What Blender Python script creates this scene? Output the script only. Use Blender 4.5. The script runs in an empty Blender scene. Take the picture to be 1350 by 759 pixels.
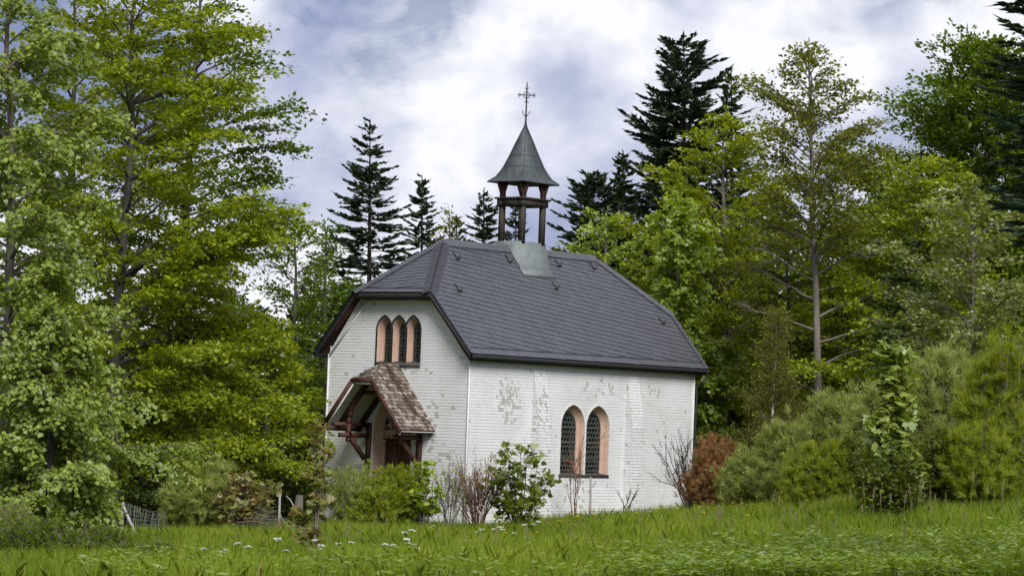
import bpy, bmesh, math, random
import numpy as np
from mathutils import Vector, Matrix

# ------------------------------------------------------------------ camera, sky, sun, exposure
scn = bpy.context.scene
col = scn.collection
CAMZ, F, PITCH, ROLL = 3.15, 4005.0, 0.0456, 0.0371
cam_d = bpy.data.cameras.new('camera')
cam = bpy.data.objects.new('camera', cam_d)
col.objects.link(cam)
cam_d.sensor_width = 36.0
cam_d.lens = 36.0 * F / 1350.0
cam_d.clip_start, cam_d.clip_end = 1.0, 3000.0
fwd = Vector((0, math.cos(PITCH), math.sin(PITCH)))
up0 = Vector((0, -math.sin(PITCH), math.cos(PITCH)))
rt0 = Vector((1, 0, 0))
rt = rt0 * math.cos(ROLL) + up0 * math.sin(ROLL)
up = -rt0 * math.sin(ROLL) + up0 * math.cos(ROLL)
cam.matrix_world = Matrix(((rt.x, up.x, -fwd.x, 0), (rt.y, up.y, -fwd.y, 0), (rt.z, up.z, -fwd.z, CAMZ), (0, 0, 0, 1)))
scn.camera = cam

SUN_EL, SUN_AZ = math.radians(40), math.radians(164)      # azimuth clockwise from +Y
sun_dir = Vector((math.sin(SUN_AZ) * math.cos(SUN_EL), math.cos(SUN_AZ) * math.cos(SUN_EL), math.sin(SUN_EL)))
sd = bpy.data.lights.new('sun', 'SUN')
sd.energy, sd.angle, sd.color = 2.0, math.radians(26), (1.0, 0.975, 0.94)
sun = bpy.data.objects.new('sun', sd)
col.objects.link(sun)
sun.rotation_euler = sun_dir.to_track_quat('Z', 'Y').to_euler()
scn.view_settings.view_transform = 'Standard'
scn.view_settings.look = 'None'
scn.view_settings.exposure = 1.0
scn.view_settings.gamma = 1.0
scn.view_settings.use_curve_mapping = False
scn.cycles.max_bounces = 6
scn.cycles.diffuse_bounces = 4
scn.cycles.glossy_bounces = 2
scn.cycles.transmission_bounces = 4
scn.cycles.caustics_reflective = False
scn.cycles.caustics_refractive = False
scn.cycles.use_denoising = True
scn.cycles.use_adaptive_sampling = False

world = bpy.data.worlds.new('World')
scn.world = world
world.use_nodes = True
nt = world.node_tree
nt.nodes.clear()


def N(t, typ, **kw):
    n = t.nodes.new(typ)
    for k, v in kw.items():
        if k.startswith('_'):
            setattr(n, k[1:], v)
        else:
            n.inputs[k.replace('__', ' ')].default_value = v
    return n


def ramp(t, pts, interp='LINEAR'):
    r = t.nodes.new('ShaderNodeValToRGB')
    r.color_ramp.interpolation = interp
    e = r.color_ramp.elements
    while len(e) < len(pts):
        e.new(0.5)
    for el, (p, c) in zip(e, pts):
        el.position = p
        el.color = (c, c, c, 1) if isinstance(c, (int, float)) else (*c, 1)
    return r




def pos0(px, py):
    return fwd + rt * ((px - 675) / F) - up * ((py - 379.5) / F)


sky = N(nt, 'ShaderNodeTexSky', _sky_type='NISHITA', _sun_disc=False, _sun_elevation=SUN_EL, _sun_rotation=SUN_AZ, _air_density=1.0, _dust_density=0.1, _ozone_density=5.0)
tc = nt.nodes.new('ShaderNodeTexCoord')
mp = nt.nodes.new('ShaderNodeMapping')
mp.inputs['Scale'].default_value = (1.0, 1.0, 1.3)
mp.inputs['Location'].default_value = (-0.42, -0.64, 1.34)
n1 = N(nt, 'ShaderNodeTexNoise', Scale=11.0, Detail=9.0, Roughness=0.5, Distortion=0.12)
n2 = N(nt, 'ShaderNodeTexNoise', Scale=26.0, Detail=8.0, Roughness=0.55, Distortion=0.4)
mp2 = nt.nodes.new('ShaderNodeMapping')
mp2.inputs['Location'].default_value = (3.3, 1.2, 0.4)
mp2.inputs['Scale'].default_value = (1.0, 1.0, 1.6)
L = nt.links.new
L(tc.outputs['Generated'], mp.inputs['Vector'])
L(tc.outputs['Generated'], mp2.inputs['Vector'])
L(mp.outputs[0], n1.inputs['Vector'])
L(mp2.outputs[0], n2.inputs['Vector'])
shade = ramp(nt, [(0.35, (0.13, 0.155, 0.25)), (0.43, (0.235, 0.255, 0.35)), (0.495, (0.35, 0.365, 0.435)), (0.56, (0.49, 0.495, 0.525))])
L(n1.outputs['Fac'], shade.inputs['Fac'])
gap_dir = (pos0(515, -8)).normalized()          # one ragged gap of blue high over the chapel
dt = N(nt, 'ShaderNodeVectorMath', _operation='DOT_PRODUCT')
nv = N(nt, 'ShaderNodeVectorMath', _operation='NORMALIZE')
L(tc.outputs['Generated'], nv.inputs[0])
L(nv.outputs[0], dt.inputs[0])
dt.inputs[1].default_value = gap_dir
gp_ = N(nt, 'ShaderNodeMapRange')
gp_.inputs['From Min'].default_value = math.cos(math.radians(2.1))
gp_.inputs['From Max'].default_value = math.cos(math.radians(0.5))
gp_.inputs['To Min'].default_value = 0.0
gp_.inputs['To Max'].default_value = 0.34
L(dt.outputs['Value'], gp_.inputs['Value'])
sub_ = N(nt, 'ShaderNodeMath', _operation='SUBTRACT')
L(n2.outputs['Fac'], sub_.inputs[0])
L(gp_.outputs[0], sub_.inputs[1])
cover = ramp(nt, [(0.20, 0.35), (0.36, 0.85), (0.46, 1.0)])
L(sub_.outputs[0], cover.inputs['Fac'])
bg_sky = N(nt, 'ShaderNodeBackground', Strength=0.022)
bg_cl = N(nt, 'ShaderNodeBackground', Strength=1.0)
deep = N(nt, 'ShaderNodeMixRGB', _blend_type='MULTIPLY', Fac=1.0)
deep.inputs[2].default_value = (.80, .80, 1.12, 1)
L(sky.outputs[0], deep.inputs[1])
L(deep.outputs[0], bg_sky.inputs['Color'])
L(shade.outputs['Color'], bg_cl.inputs['Color'])
mx = nt.nodes.new('ShaderNodeMixShader')
L(cover.outputs['Color'], mx.inputs[0])
L(bg_sky.outputs[0], mx.inputs[1])
L(bg_cl.outputs[0], mx.inputs[2])
wo = nt.nodes.new('ShaderNodeOutputWorld')
L(mx.outputs[0], wo.inputs['Surface'])


# ------------------------------------------------------------------ helpers
def pos(px, py, d):
    """world point at camera depth d behind photo pixel (px, py)"""
    return Vector((0, 0, CAMZ)) + fwd * d + rt * ((px - 675) / F * d) - up * ((py - 379.5) / F * d)


GX = np.array([-60, -20, -10, 0, 6, 12, 25, 60.])
GD = np.array([0, 40, 50, 70, 92, 105, 130, 200, 400.])
GZ = np.array([
    [1.0, 1.3, 1.45, 1.55, 1.6, 1.7, 1.9, 2.5],
    [-.3, .4, .6, .87, 1.12, 1.5, 2.2, 3.4],
    [-.8, .1, .33, .7, 1.08, 1.7, 2.6, 4.0],
    [-1.2, -.55, -.2, .36, 1.12, 2.1, 3.3, 5.5],
    [-1.4, -.75, -.35, 0, .55, 1.5, 3.0, 6.0],
    [-1.2, -.6, -.2, .1, .45, 1.3, 2.8, 6.0],
    [0, 0, .3, .8, 1.2, 2, 3.5, 7.0],
    [3, 3, 3, 3.4, 4, 4.5, 5.5, 9.0],
    [7, 7, 7, 7, 7, 8, 9, 12.0]])


def zg(x, y):
    x = np.clip(np.asarray(x, float), -59.9, 59.9)
    y = np.clip(np.asarray(y, float), 0.01, 399.9)
    i = np.clip(np.searchsorted(GD, y) - 1, 0, len(GD) - 2)
    j = np.clip(np.searchsorted(GX, x) - 1, 0, len(GX) - 2)
    a = (y - GD[i]) / (GD[i + 1] - GD[i])
    b = (x - GX[j]) / (GX[j + 1] - GX[j])
    z = (GZ[i, j] * (1 - a) * (1 - b) + GZ[i + 1, j] * a * (1 - b) + GZ[i, j + 1] * (1 - a) * b + GZ[i + 1, j + 1] * a * b)
    return z + 0.05 * np.sin(x * 1.3 + y * .37) * np.sin(y * .61) + .03 * np.sin(x * 2.9 + 1.1 * y)


def gz(x, y):
    return float(zg(x, y))


class MB:
    def __init__(s):
        s.V, s.T, s.W, s.loops, s.tot = [], [], [], [], []
        s.n = 0

    def quads(s, V, k=4, tint=0.5, wear=0.0):
        """V (n*k,3) consecutive k-gons"""
        V = np.asarray(V, float).reshape(-1, 3)
        m = len(V)
        if m == 0:
            return
        s.V.append(V)
        s.T.append(np.broadcast_to(np.asarray(tint, float), (m,)).copy() if np.ndim(tint) == 0 else np.repeat(tint, k) if len(tint) * k == m else np.asarray(tint))
        s.W.append(np.full(m, float(wear)) if np.ndim(wear) == 0 else np.repeat(wear, k))
        s.loops.append(np.arange(m) + s.n)
        s.tot.append(np.full(m // k, k))
        s.n += m

    def mesh(s, V, Fs, tint=0.5, wear=0.0):
        V = np.asarray(V, float).reshape(-1, 3)
        s.V.append(V)
        s.T.append(np.full(len(V), float(tint)))
        s.W.append(np.full(len(V), float(wear)))
        s.loops.append(np.concatenate([np.asarray(f) for f in Fs]) + s.n)
        s.tot.append(np.array([len(f) for f in Fs]))
        s.n += len(V)

    def box(s, c, size, rot=None, tint=0.5, wear=0.0):
        h = np.array(size) / 2
        v = np.array([[x, y, z] for x in (-1, 1) for y in (-1, 1) for z in (-1, 1)]) * h
        if rot is not None:
            v = v @ np.array(rot).T
        s.mesh(v + np.array(c), [(0, 1, 3, 2), (4, 6, 7, 5), (0, 4, 5, 1), (2, 3, 7, 6), (0, 2, 6, 4), (1, 5, 7, 3)], tint, wear)

    def beam(s, a, b, w, h, upv=(0, 0, 1), tint=0.5, wear=0.0):
        a, b = np.array(a, float), np.array(b, float)
        d = b - a
        l = np.linalg.norm(d)
        d = d / l
        r = np.cross(d, np.array(upv, float))
        r /= np.linalg.norm(r)
        u = np.cross(r, d)
        s.box((a + b) / 2, (w, l, h), np.array([r, d, u]).T, tint, wear)

    def tube(s, P, R, n=5, tint=0.5):
        P = np.asarray(P, float)
        k = len(P)
        R = np.broadcast_to(np.asarray(R, float), (k,))
        D = np.gradient(P, axis=0)
        D /= np.linalg.norm(D, axis=1)[:, None] + 1e-9
        ref = np.array([0.31, 0.17, 0.93]) if abs(D[0, 2]) < .8 else np.array([1., .1, 0])
        A = np.cross(D, ref)
        A /= np.linalg.norm(A, axis=1)[:, None] + 1e-9
        B = np.cross(D, A)
        th = np.arange(n) * 2 * np.pi / n
        V = P[:, None] + R[:, None, None] * (np.cos(th)[None, :, None] * A[:, None] + np.sin(th)[None, :, None] * B[:, None])
        i = np.arange(k - 1)[:, None] * n
        j = np.arange(n)[None]
        j2 = (j + 1) % n
        Fq = np.stack([i + j, i + j2, i + n + j2, i + n + j], -1).reshape(-1, 4)
        s.V.append(V.reshape(-1, 3))
        s.T.append(np.full(k * n, float(tint)))
        s.W.append(np.zeros(k * n))
        s.loops.append(Fq.ravel() + s.n)
        s.tot.append(np.full(len(Fq), 4))
        s.n += k * n

    def ring(s, c, r, rad, ax=(1, 0, 0), ay=(0, 0, 1), n=20, m=6, sy=1.0, tint=.5):
        t = np.linspace(0, 2 * np.pi, n + 1)
        P = np.array(c) + r * (np.cos(t)[:, None] * np.array(ax) + sy * np.sin(t)[:, None] * np.array(ay))
        s.tube(P, rad, m, tint)

    def build(s, name, mat, parent=None, smooth=False):
        me = bpy.data.meshes.new(name)
        if s.n:
            V = np.concatenate(s.V)
            lo = np.concatenate(s.loops).astype(np.int32)
            tot = np.concatenate(s.tot).astype(np.int32)
            me.vertices.add(len(V))
            me.vertices.foreach_set('co', V.ravel())
            me.loops.add(len(lo))
            me.loops.foreach_set('vertex_index', lo)
            me.polygons.add(len(tot))
            st = np.concatenate([[0], np.cumsum(tot)[:-1]]).astype(np.int32)
            me.polygons.foreach_set('loop_start', st)
            me.polygons.foreach_set('loop_total', tot)
            if smooth:
                me.polygons.foreach_set('use_smooth', np.ones(len(tot), bool))
            a = me.attributes.new('tint', 'FLOAT', 'POINT')
            a.data.foreach_set('value', np.concatenate(s.T).astype(np.float32))
            a = me.attributes.new('wear', 'FLOAT', 'POINT')
            a.data.foreach_set('value', np.concatenate(s.W).astype(np.float32))
            me.update(calc_edges=True)
        me.materials.append(mat)
        o = bpy.data.objects.new(name, me)
        col.objects.link(o)
        if parent is not None:
            o.parent = parent
        return o


def tag(o, label, cat, group=None, kind=None):
    if label:
        o['label'] = label
    if cat:
        o['category'] = cat
    if group:
        o['group'] = group
    if kind:
        o['kind'] = kind
    return o


def thing(name, label, cat, loc, rz=0.0, group=None):
    o = bpy.data.objects.new(name, None)
    o.empty_display_size = .2
    col.objects.link(o)
    o.location = loc
    o.rotation_euler = (0, 0, rz)
    return tag(o, label, cat, group)


def copy_tree(o, parent=None):
    c = o.copy()
    col.objects.link(c)
    if parent is not None:
        c.parent = parent
    for ch in [k for k in o.children]:
        copy_tree(ch, c)
    return c


# ------------------------------------------------------------------ materials
def new_mat(name):
    m = bpy.data.materials.new(name)
    m.use_nodes = True
    m.node_tree.nodes.clear()
    return m, m.node_tree


def leaf_mat(name, pts, trans=0.45, gloss=0.02, rough=0.55):
    """pts: colour ramp over the per leaf tint"""
    m, t = new_mat(name)
    at = N(t, 'ShaderNodeAttribute', _attribute_name='tint')
    r = ramp(t, pts)
    t.links.new(at.outputs['Fac'], r.inputs['Fac'])
    d = t.nodes.new('ShaderNodeBsdfDiffuse')
    tr = t.nodes.new('ShaderNodeBsdfTranslucent')
    hs = N(t, 'ShaderNodeHueSaturation', Hue=0.485, Saturation=1.12, Value=1.25)
    t.links.new(r.outputs['Color'], hs.inputs['Color'])
    t.links.new(r.outputs['Color'], d.inputs['Color'])
    t.links.new(hs.outputs['Color'], tr.inputs['Color'])
    m1 = N(t, 'ShaderNodeMixShader', Fac=trans)
    t.links.new(d.outputs[0], m1.inputs[1])
    t.links.new(tr.outputs[0], m1.inputs[2])
    g = N(t, 'ShaderNodeBsdfGlossy', Roughness=rough)
    g.inputs['Color'].default_value = (.9, .95, 1, 1)
    m2 = N(t, 'ShaderNodeMixShader', Fac=gloss)
    t.links.new(m1.outputs[0], m2.inputs[1])
    t.links.new(g.outputs[0], m2.inputs[2])
    o = t.nodes.new('ShaderNodeOutputMaterial')
    t.links.new(m2.outputs[0], o.inputs['Surface'])
    return m


def solid_mat(name, c1, c2=None, scale=6.0, rough=0.7, metal=0.0, bump=0.0, bscale=None, stretch=(1, 1, 1), spec=0.35, tint_amt=0.0, detail=6):
    """noise mix of two colours plus per piece tint"""
    m, t = new_mat(name)
    p = N(t, 'ShaderNodeBsdfPrincipled', Roughness=rough, Metallic=metal)
    p.inputs['Specular IOR Level'].default_value = spec
    tcn = t.nodes.new('ShaderNodeTexCoord')
    mpn = t.nodes.new('ShaderNodeMapping')
    mpn.inputs['Scale'].default_value = stretch
    t.links.new(tcn.outputs['Object'], mpn.inputs['Vector'])
    nz = N(t, 'ShaderNodeTexNoise', Scale=scale, Detail=detail, Roughness=0.6)
    t.links.new(mpn.outputs[0], nz.inputs['Vector'])
    r = ramp(t, [(0.32, c1), (0.68, c2 or c1)])
    t.links.new(nz.outputs['Fac'], r.inputs['Fac'])
    out = r.outputs['Color']
    if tint_amt:
        at = N(t, 'ShaderNodeAttribute', _attribute_name='tint')
        mr = N(t, 'ShaderNodeMapRange')
        mr.inputs['To Min'].default_value = 1 - tint_amt
        mr.inputs['To Max'].default_value = 1 + tint_amt
        t.links.new(at.outputs['Fac'], mr.inputs['Value'])
        hv = N(t, 'ShaderNodeHueSaturation')
        t.links.new(mr.outputs[0], hv.inputs['Value'])
        t.links.new(out, hv.inputs['Color'])
        out = hv.outputs['Color']
    t.links.new(out, p.inputs['Base Color'])
    if bump:
        nb = N(t, 'ShaderNodeTexNoise', Scale=bscale or scale * 4, Detail=5.0, Roughness=0.65)
        t.links.new(mpn.outputs[0], nb.inputs['Vector'])
        b = N(t, 'ShaderNodeBump', Strength=bump, Distance=0.02)
        t.links.new(nb.outputs['Fac'], b.inputs['Height'])
        t.links.new(b.outputs[0], p.inputs['Normal'])
    o = t.nodes.new('ShaderNodeOutputMaterial')
    t.links.new(p.outputs[0], o.inputs['Surface'])
    return m


def paint_mat():
    """white paint on wooden shingles, worn to grey wood where wear is high"""
    m, t = new_mat('white_shingle')
    p = N(t, 'ShaderNodeBsdfPrincipled', Roughness=0.65)
    p.inputs['Specular IOR Level'].default_value = .25
    at = N(t, 'ShaderNodeAttribute', _attribute_name='tint')
    aw = N(t, 'ShaderNodeAttribute', _attribute_name='wear')
    tcn = t.nodes.new('ShaderNodeTexCoord')
    nz = N(t, 'ShaderNodeTexNoise', Scale=34.0, Detail=4.0, Roughness=0.7)
    t.links.new(tcn.outputs['Object'], nz.inputs['Vector'])
    nb = N(t, 'ShaderNodeTexNoise', Scale=0.9, Detail=4.0, Roughness=0.6)
    t.links.new(tcn.outputs['Object'], nb.inputs['Vector'])
    white = ramp(t, [(0.0, (.61, .615, .62)), (0.5, (.645, .65, .655)), (1.0, (.675, .68, .685))])
    t.links.new(at.outputs['Fac'], white.inputs['Fac'])
    grime = ramp(t, [(0.36, (.90, .895, .875)), (0.6, (1, 1, 1))])
    t.links.new(nb.outputs['Fac'], grime.inputs['Fac'])
    mul = N(t, 'ShaderNodeMixRGB', _blend_type='MULTIPLY', Fac=1.0)
    t.links.new(white.outputs['Color'], mul.inputs[1])
    t.links.new(grime.outputs['Color'], mul.inputs[2])
    grey = ramp(t, [(0.35, (.30, .285, .265)), (0.7, (.55, .535, .51))])
    t.links.new(nz.outputs['Fac'], grey.inputs['Fac'])
    ad = N(t, 'ShaderNodeMath', _operation='MULTIPLY_ADD')
    t.links.new(nz.outputs['Fac'], ad.inputs[0])
    ad.inputs[1].default_value = .8
    t.links.new(aw.outputs['Fac'], ad.inputs[2])
    st = ramp(t, [(0.80, 0.0), (1.05, 1.0)])
    t.links.new(ad.outputs[0], st.inputs['Fac'])
    mxn = N(t, 'ShaderNodeMixRGB', Fac=0.0)
    t.links.new(st.outputs['Color'], mxn.inputs[0])
    t.links.new(mul.outputs[0], mxn.inputs[1])
    t.links.new(grey.outputs['Color'], mxn.inputs[2])
    t.links.new(mxn.outputs[0], p.inputs['Base Color'])
    o = t.nodes.new('ShaderNodeOutputMaterial')
    t.links.new(p.outputs[0], o.inputs['Surface'])
    return m


def stained_mat():
    m, t = new_mat('stained_glass')
    p = N(t, 'ShaderNodeBsdfPrincipled', Roughness=0.25)
    tcn = t.nodes.new('ShaderNodeTexCoord')
    vo = N(t, 'ShaderNodeTexVoronoi', Scale=7.5)
    t.links.new(tcn.outputs['Object'], vo.inputs['Vector'])
    sp = t.nodes.new('ShaderNodeSeparateColor')
    t.links.new(vo.outputs['Color'], sp.inputs[0])
    r = ramp(t, [(0.0, (.03, .03, .04)), (.22, (.50, .08, .05)), (.45, (.65, .62, .58)), (.6, (.10, .15, .38)), (.78, (.45, .10, .08)), (.9, (.03, .03, .05))], 'CONSTANT')
    t.links.new(sp.outputs[0], r.inputs['Fac'])
    t.links.new(r.outputs['Color'], p.inputs['Base Color'])
    o = t.nodes.new('ShaderNodeOutputMaterial')
    t.links.new(p.outputs[0], o.inputs['Surface'])
    return m


def porch_mat():
    m, t = new_mat('weathered_shingle')
    p = N(t, 'ShaderNodeBsdfPrincipled', Roughness=0.85)
    at = N(t, 'ShaderNodeAttribute', _attribute_name='tint')
    tcn = t.nodes.new('ShaderNodeTexCoord')
    nz = N(t, 'ShaderNodeTexNoise', Scale=18.0, Detail=5.0, Roughness=0.7)
    t.links.new(tcn.outputs['Object'], nz.inputs['Vector'])
    ad = N(t, 'ShaderNodeMath', _operation='MULTIPLY_ADD')
    t.links.new(nz.outputs['Fac'], ad.inputs[0])
    ad.inputs[1].default_value = .7
    sb = N(t, 'ShaderNodeMath', _operation='MULTIPLY_ADD')
    t.links.new(at.outputs['Fac'], sb.inputs[0])
    sb.inputs[1].default_value = .75
    sb.inputs[2].default_value = -.22
    t.links.new(sb.outputs[0], ad.inputs[2])
    r = ramp(t, [(0.10, (.034, .022, .017)), (.38, (.105, .068, .05)), (.62, (.225, .19, .16)), (.86, (.43, .395, .35))])
    t.links.new(ad.outputs[0], r.inputs['Fac'])
    t.links.new(r.outputs['Color'], p.inputs['Base Color'])
    o = t.nodes.new('ShaderNodeOutputMaterial')
    t.links.new(p.outputs[0], o.inputs['Surface'])
    return m


def ground_mat():
    m, t = new_mat('meadow_soil')
    p = N(t, 'ShaderNodeBsdfPrincipled', Roughness=0.95)
    p.inputs['Specular IOR Level'].default_value = .1
    tcn = t.nodes.new('ShaderNodeTexCoord')
    nz = N(t, 'ShaderNodeTexNoise', Scale=.8, Detail=8.0, Roughness=0.7)
    t.links.new(tcn.outputs['Object'], nz.inputs['Vector'])
    r = ramp(t, [(0.3, (.022, .045, .008)), (.55, (.05, .095, .014)), (.75, (.075, .12, .022))])
    t.links.new(nz.outputs['Fac'], r.inputs['Fac'])
    t.links.new(r.outputs['Color'], p.inputs['Base Color'])
    o = t.nodes.new('ShaderNodeOutputMaterial')
    t.links.new(p.outputs[0], o.inputs['Surface'])
    return m


M = dict(
    shingle=paint_mat(), porch=porch_mat(), stained=stained_mat(), ground=ground_mat(),
    slate=solid_mat('dark_slate', (.062, .065, .076), (.084, .087, .101), 3.0, .48, 0, .25, 60, tint_amt=.05, spec=.5),
    under=solid_mat('black_underlay', (.012, .012, .013), None, 3, .9),
    fascia=solid_mat('dark_fascia', (.018, .018, .02), (.03, .03, .032), 5, .6),
    zinc=solid_mat('grey_zinc', (.12, .14, .14), (.18, .20, .195), 4.5, .6, .0, .05, 8, spec=.5),
    spire=solid_mat('dark_zinc', (.034, .044, .047), (.068, .08, .08), 5.0, .55, .1, .05, 8, spec=.5),
    iron=solid_mat('wrought_iron', (.012, .012, .012), (.025, .022, .02), 9, .6),
    redwood=solid_mat('red_brown_timber', (.042, .016, .012), (.085, .032, .022), 7, .7, 0, .3, 40, (1, 1, .3)),
    darkwood=solid_mat('brown_green_timber', (.026, .023, .018), (.05, .042, .032), 7, .75, 0, .3, 40, (1, 1, .3)),
    redpost=solid_mat('weathered_red_timber', (.055, .024, .018), (.10, .045, .033), 7, .75, 0, .3, 40, (1, 1, .3)),
    soffit=solid_mat('brown_soffit', (.07, .035, .024), (.13, .075, .055), 5, .8, 0, .2, 30, (1, .2, 1)),
    whitewood=solid_mat('white_board', (.55, .55, .53), (.68, .68, .66), 5, .6, 0, .1, 30),
    door=solid_mat('dark_red_door', (.085, .034, .024), (.135, .056, .038), 6, .45, 0, .1, 30, (1, 1, .2)),
    stone=solid_mat('pink_sandstone', (.48, .315, .235), (.56, .39, .305), 5, .8, 0, .25, 70),
    stoneb=solid_mat('pink_sandstone_door', (.50, .33, .25), (.58, .40, .315), 5, .8, 0, .25, 70),  # door surround sandstone, a touch paler than the window stone
    sill=solid_mat('dark_sill', (.035, .034, .034), (.08, .076, .072), 12, .7, 0, .2, 60),
    glass=solid_mat('dark_glass', (.006, .008, .008), (.012, .014, .013), 3, .12, spec=.6),
    lead=solid_mat('lead_came', (.13, .15, .13), (.2, .22, .19), 20, .5, .2),
    bark_beech=solid_mat('beech_bark', (.035, .03, .026), (.085, .078, .07), 3.0, .9, 0, .5, 30, (1, 1, .35)),
    bark_pale=solid_mat('pale_bark', (.10, .085, .07), (.19, .165, .14), 3.0, .9, 0, .5, 30, (1, 1, .35)),
    bark_dark=solid_mat('conifer_bark', (.025, .019, .015), (.055, .043, .035), 3.0, .9, 0, .5, 30, (1, 1, .35)),
    birch=solid_mat('birch_bark', (.10, .09, .08), (.55, .54, .51), 5.0, .8, 0, .3, 30, (1, 1, 2.5)),
    twig_red=solid_mat('red_brown_twig', (.10, .05, .035), (.20, .11, .08), 3.0, .85, tint_amt=.4),
    twig_grey=solid_mat('grey_twig', (.085, .07, .055), (.20, .17, .14), 3.0, .85, tint_amt=.4),
    twig_dark=solid_mat('dark_twig', (.03, .024, .018), (.07, .052, .04), 3.0, .85, tint_amt=.4),
    post=solid_mat('grey_post', (.22, .20, .19), (.40, .38, .36), 9, .85, 0, .3, 40, (1, 1, .3)),
    wire=solid_mat('galvanised_wire', (.30, .31, .31), (.42, .43, .43), 9, .5, .5),
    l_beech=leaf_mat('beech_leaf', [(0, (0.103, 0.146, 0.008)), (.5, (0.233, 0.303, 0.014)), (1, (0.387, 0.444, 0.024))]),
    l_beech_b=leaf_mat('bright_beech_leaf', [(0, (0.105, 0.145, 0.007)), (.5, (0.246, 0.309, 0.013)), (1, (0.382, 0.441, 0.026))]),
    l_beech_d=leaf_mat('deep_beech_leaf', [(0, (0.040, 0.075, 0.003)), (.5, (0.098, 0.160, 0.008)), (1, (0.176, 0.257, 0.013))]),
    l_olive=leaf_mat('olive_beech_leaf', [(0, (0.074, 0.086, 0.009)), (.5, (0.152, 0.174, 0.016)), (1, (0.243, 0.271, 0.028))]),
    l_maple=leaf_mat('sycamore_leaf', [(0, (0.093, 0.141, 0.014)), (.5, (0.195, 0.267, 0.028)), (1, (0.319, 0.386, 0.053))], .34, .04),
    l_lime=leaf_mat('lime_maple_leaf', [(0, (0.121, 0.189, 0.008)), (.5, (0.248, 0.354, 0.013)), (1, (0.355, 0.456, 0.027))], .42, .06),
    l_shrub=leaf_mat('maple_shrub_leaf', [(0, (0.085, 0.125, 0.012)), (.5, (0.156, 0.200, 0.016)), (1, (0.234, 0.269, 0.026))], .4, .06),
    l_sap=leaf_mat('maple_sapling_leaf', [(0, (0.154, 0.221, 0.026)), (.5, (0.216, 0.285, 0.036)), (1, (0.293, 0.350, 0.052))], .32, .07),
    l_rust=leaf_mat('rusty_maple_leaf', [(0, (0.240, 0.132, 0.050)), (.25, (0.252, 0.192, 0.060)), (.6, (0.180, 0.192, 0.030)), (1, (0.216, 0.240, 0.050))], .4, .05),
    l_rowan=leaf_mat('rowan_leaf', [(0, (0.115, 0.160, 0.016)), (.5, (0.181, 0.222, 0.023)), (1, (0.255, 0.277, 0.040))], .35, .07),
    l_bloss=leaf_mat('cream_blossom', [(0, (.42, .38, .25)), (1, (.62, .60, .47))], .3, .02),
    l_birch=leaf_mat('birch_leaf', [(0, (0.108, 0.114, 0.014)), (.5, (0.150, 0.156, 0.018)), (1, (0.204, 0.198, 0.028))]),
    l_fir=leaf_mat('fir_needle', [(0, (0.023, 0.044, 0.016)), (.5, (0.040, 0.072, 0.024)), (1, (0.078, 0.113, 0.029))], .1, .07, .5),
    l_spruce=leaf_mat('spruce_needle', [(0, (0.022, 0.038, 0.012)), (.5, (0.037, 0.058, 0.016)), (1, (0.061, 0.084, 0.022))], .15, .05, .5),
    l_young=leaf_mat('larch_needle', [(0, (.075, .115, .022)), (.5, (.11, .16, .032)), (1, (.15, .20, .045))], .3, .04),
    l_broom=leaf_mat('broom_stem', [(0, (0.173, 0.214, 0.046)), (.5, (0.281, 0.332, 0.075)), (1, (0.444, 0.483, 0.151))], .5, .02),
    l_broom_b=leaf_mat('fresh_broom_stem', [(0, (0.151, 0.206, 0.011)), (.5, (0.238, 0.300, 0.016)), (1, (0.346, 0.378, 0.027))], .5, .02),
    l_broom_r=leaf_mat('rusty_broom_stem', [(0, (0.225, 0.085, 0.028)), (.35, (0.300, 0.111, 0.032)), (.6, (0.225, 0.130, 0.040)), (1, (0.150, 0.150, 0.030))], .25, .03),
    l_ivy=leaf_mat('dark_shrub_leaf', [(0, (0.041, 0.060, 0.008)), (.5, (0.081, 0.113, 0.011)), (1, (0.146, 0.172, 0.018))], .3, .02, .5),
    grass=leaf_mat('grass_blade', [(0, (0.102, 0.155, 0.012)), (.45, (0.183, 0.273, 0.015)), (.85, (0.282, 0.366, 0.028)), (1, (0.562, 0.419, 0.164))], .52, .02),
    weed=leaf_mat('weed_leaf', [(0, (0.118, 0.186, 0.012)), (.5, (0.182, 0.266, 0.018)), (1, (0.269, 0.345, 0.030))], .4, .06),
    seed=leaf_mat('seed_head', [(0, (.22, .17, .09)), (1, (.34, .28, .17))], .3, .02),
    petal_w=leaf_mat('white_petal', [(0, (.72, .73, .68)), (1, (.82, .82, .80))], .2, .02),
    petal_y=leaf_mat('yellow_petal', [(0, (.65, .46, .01)), (1, (.75, .58, .02))], .2, .05),
)

# ------------------------------------------------------------------ ground
xs = np.concatenate([np.linspace(-260, -40, 12), np.linspace(-36, 36, 121), np.linspace(40, 260, 12)])
ys = np.concatenate([np.linspace(-40, 30, 12), np.linspace(32, 130, 150), np.linspace(134, 420, 40)])
XX, YY = np.meshgrid(xs, ys)
ZZ = zg(XX, YY)
nxg, nyg = len(xs), len(ys)
g = MB()
ii = (np.arange(nyg - 1)[:, None] * nxg + np.arange(nxg - 1)[None]).ravel()
g.mesh(np.stack([XX, YY, ZZ], -1).reshape(-1, 3), list(np.stack([ii, ii + 1, ii + 1 + nxg, ii + nxg], -1)))
tag(g.build('meadow_ground', M['ground'], smooth=True), 'sloping green meadow ground under the grass', 'ground', kind='structure')

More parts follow.
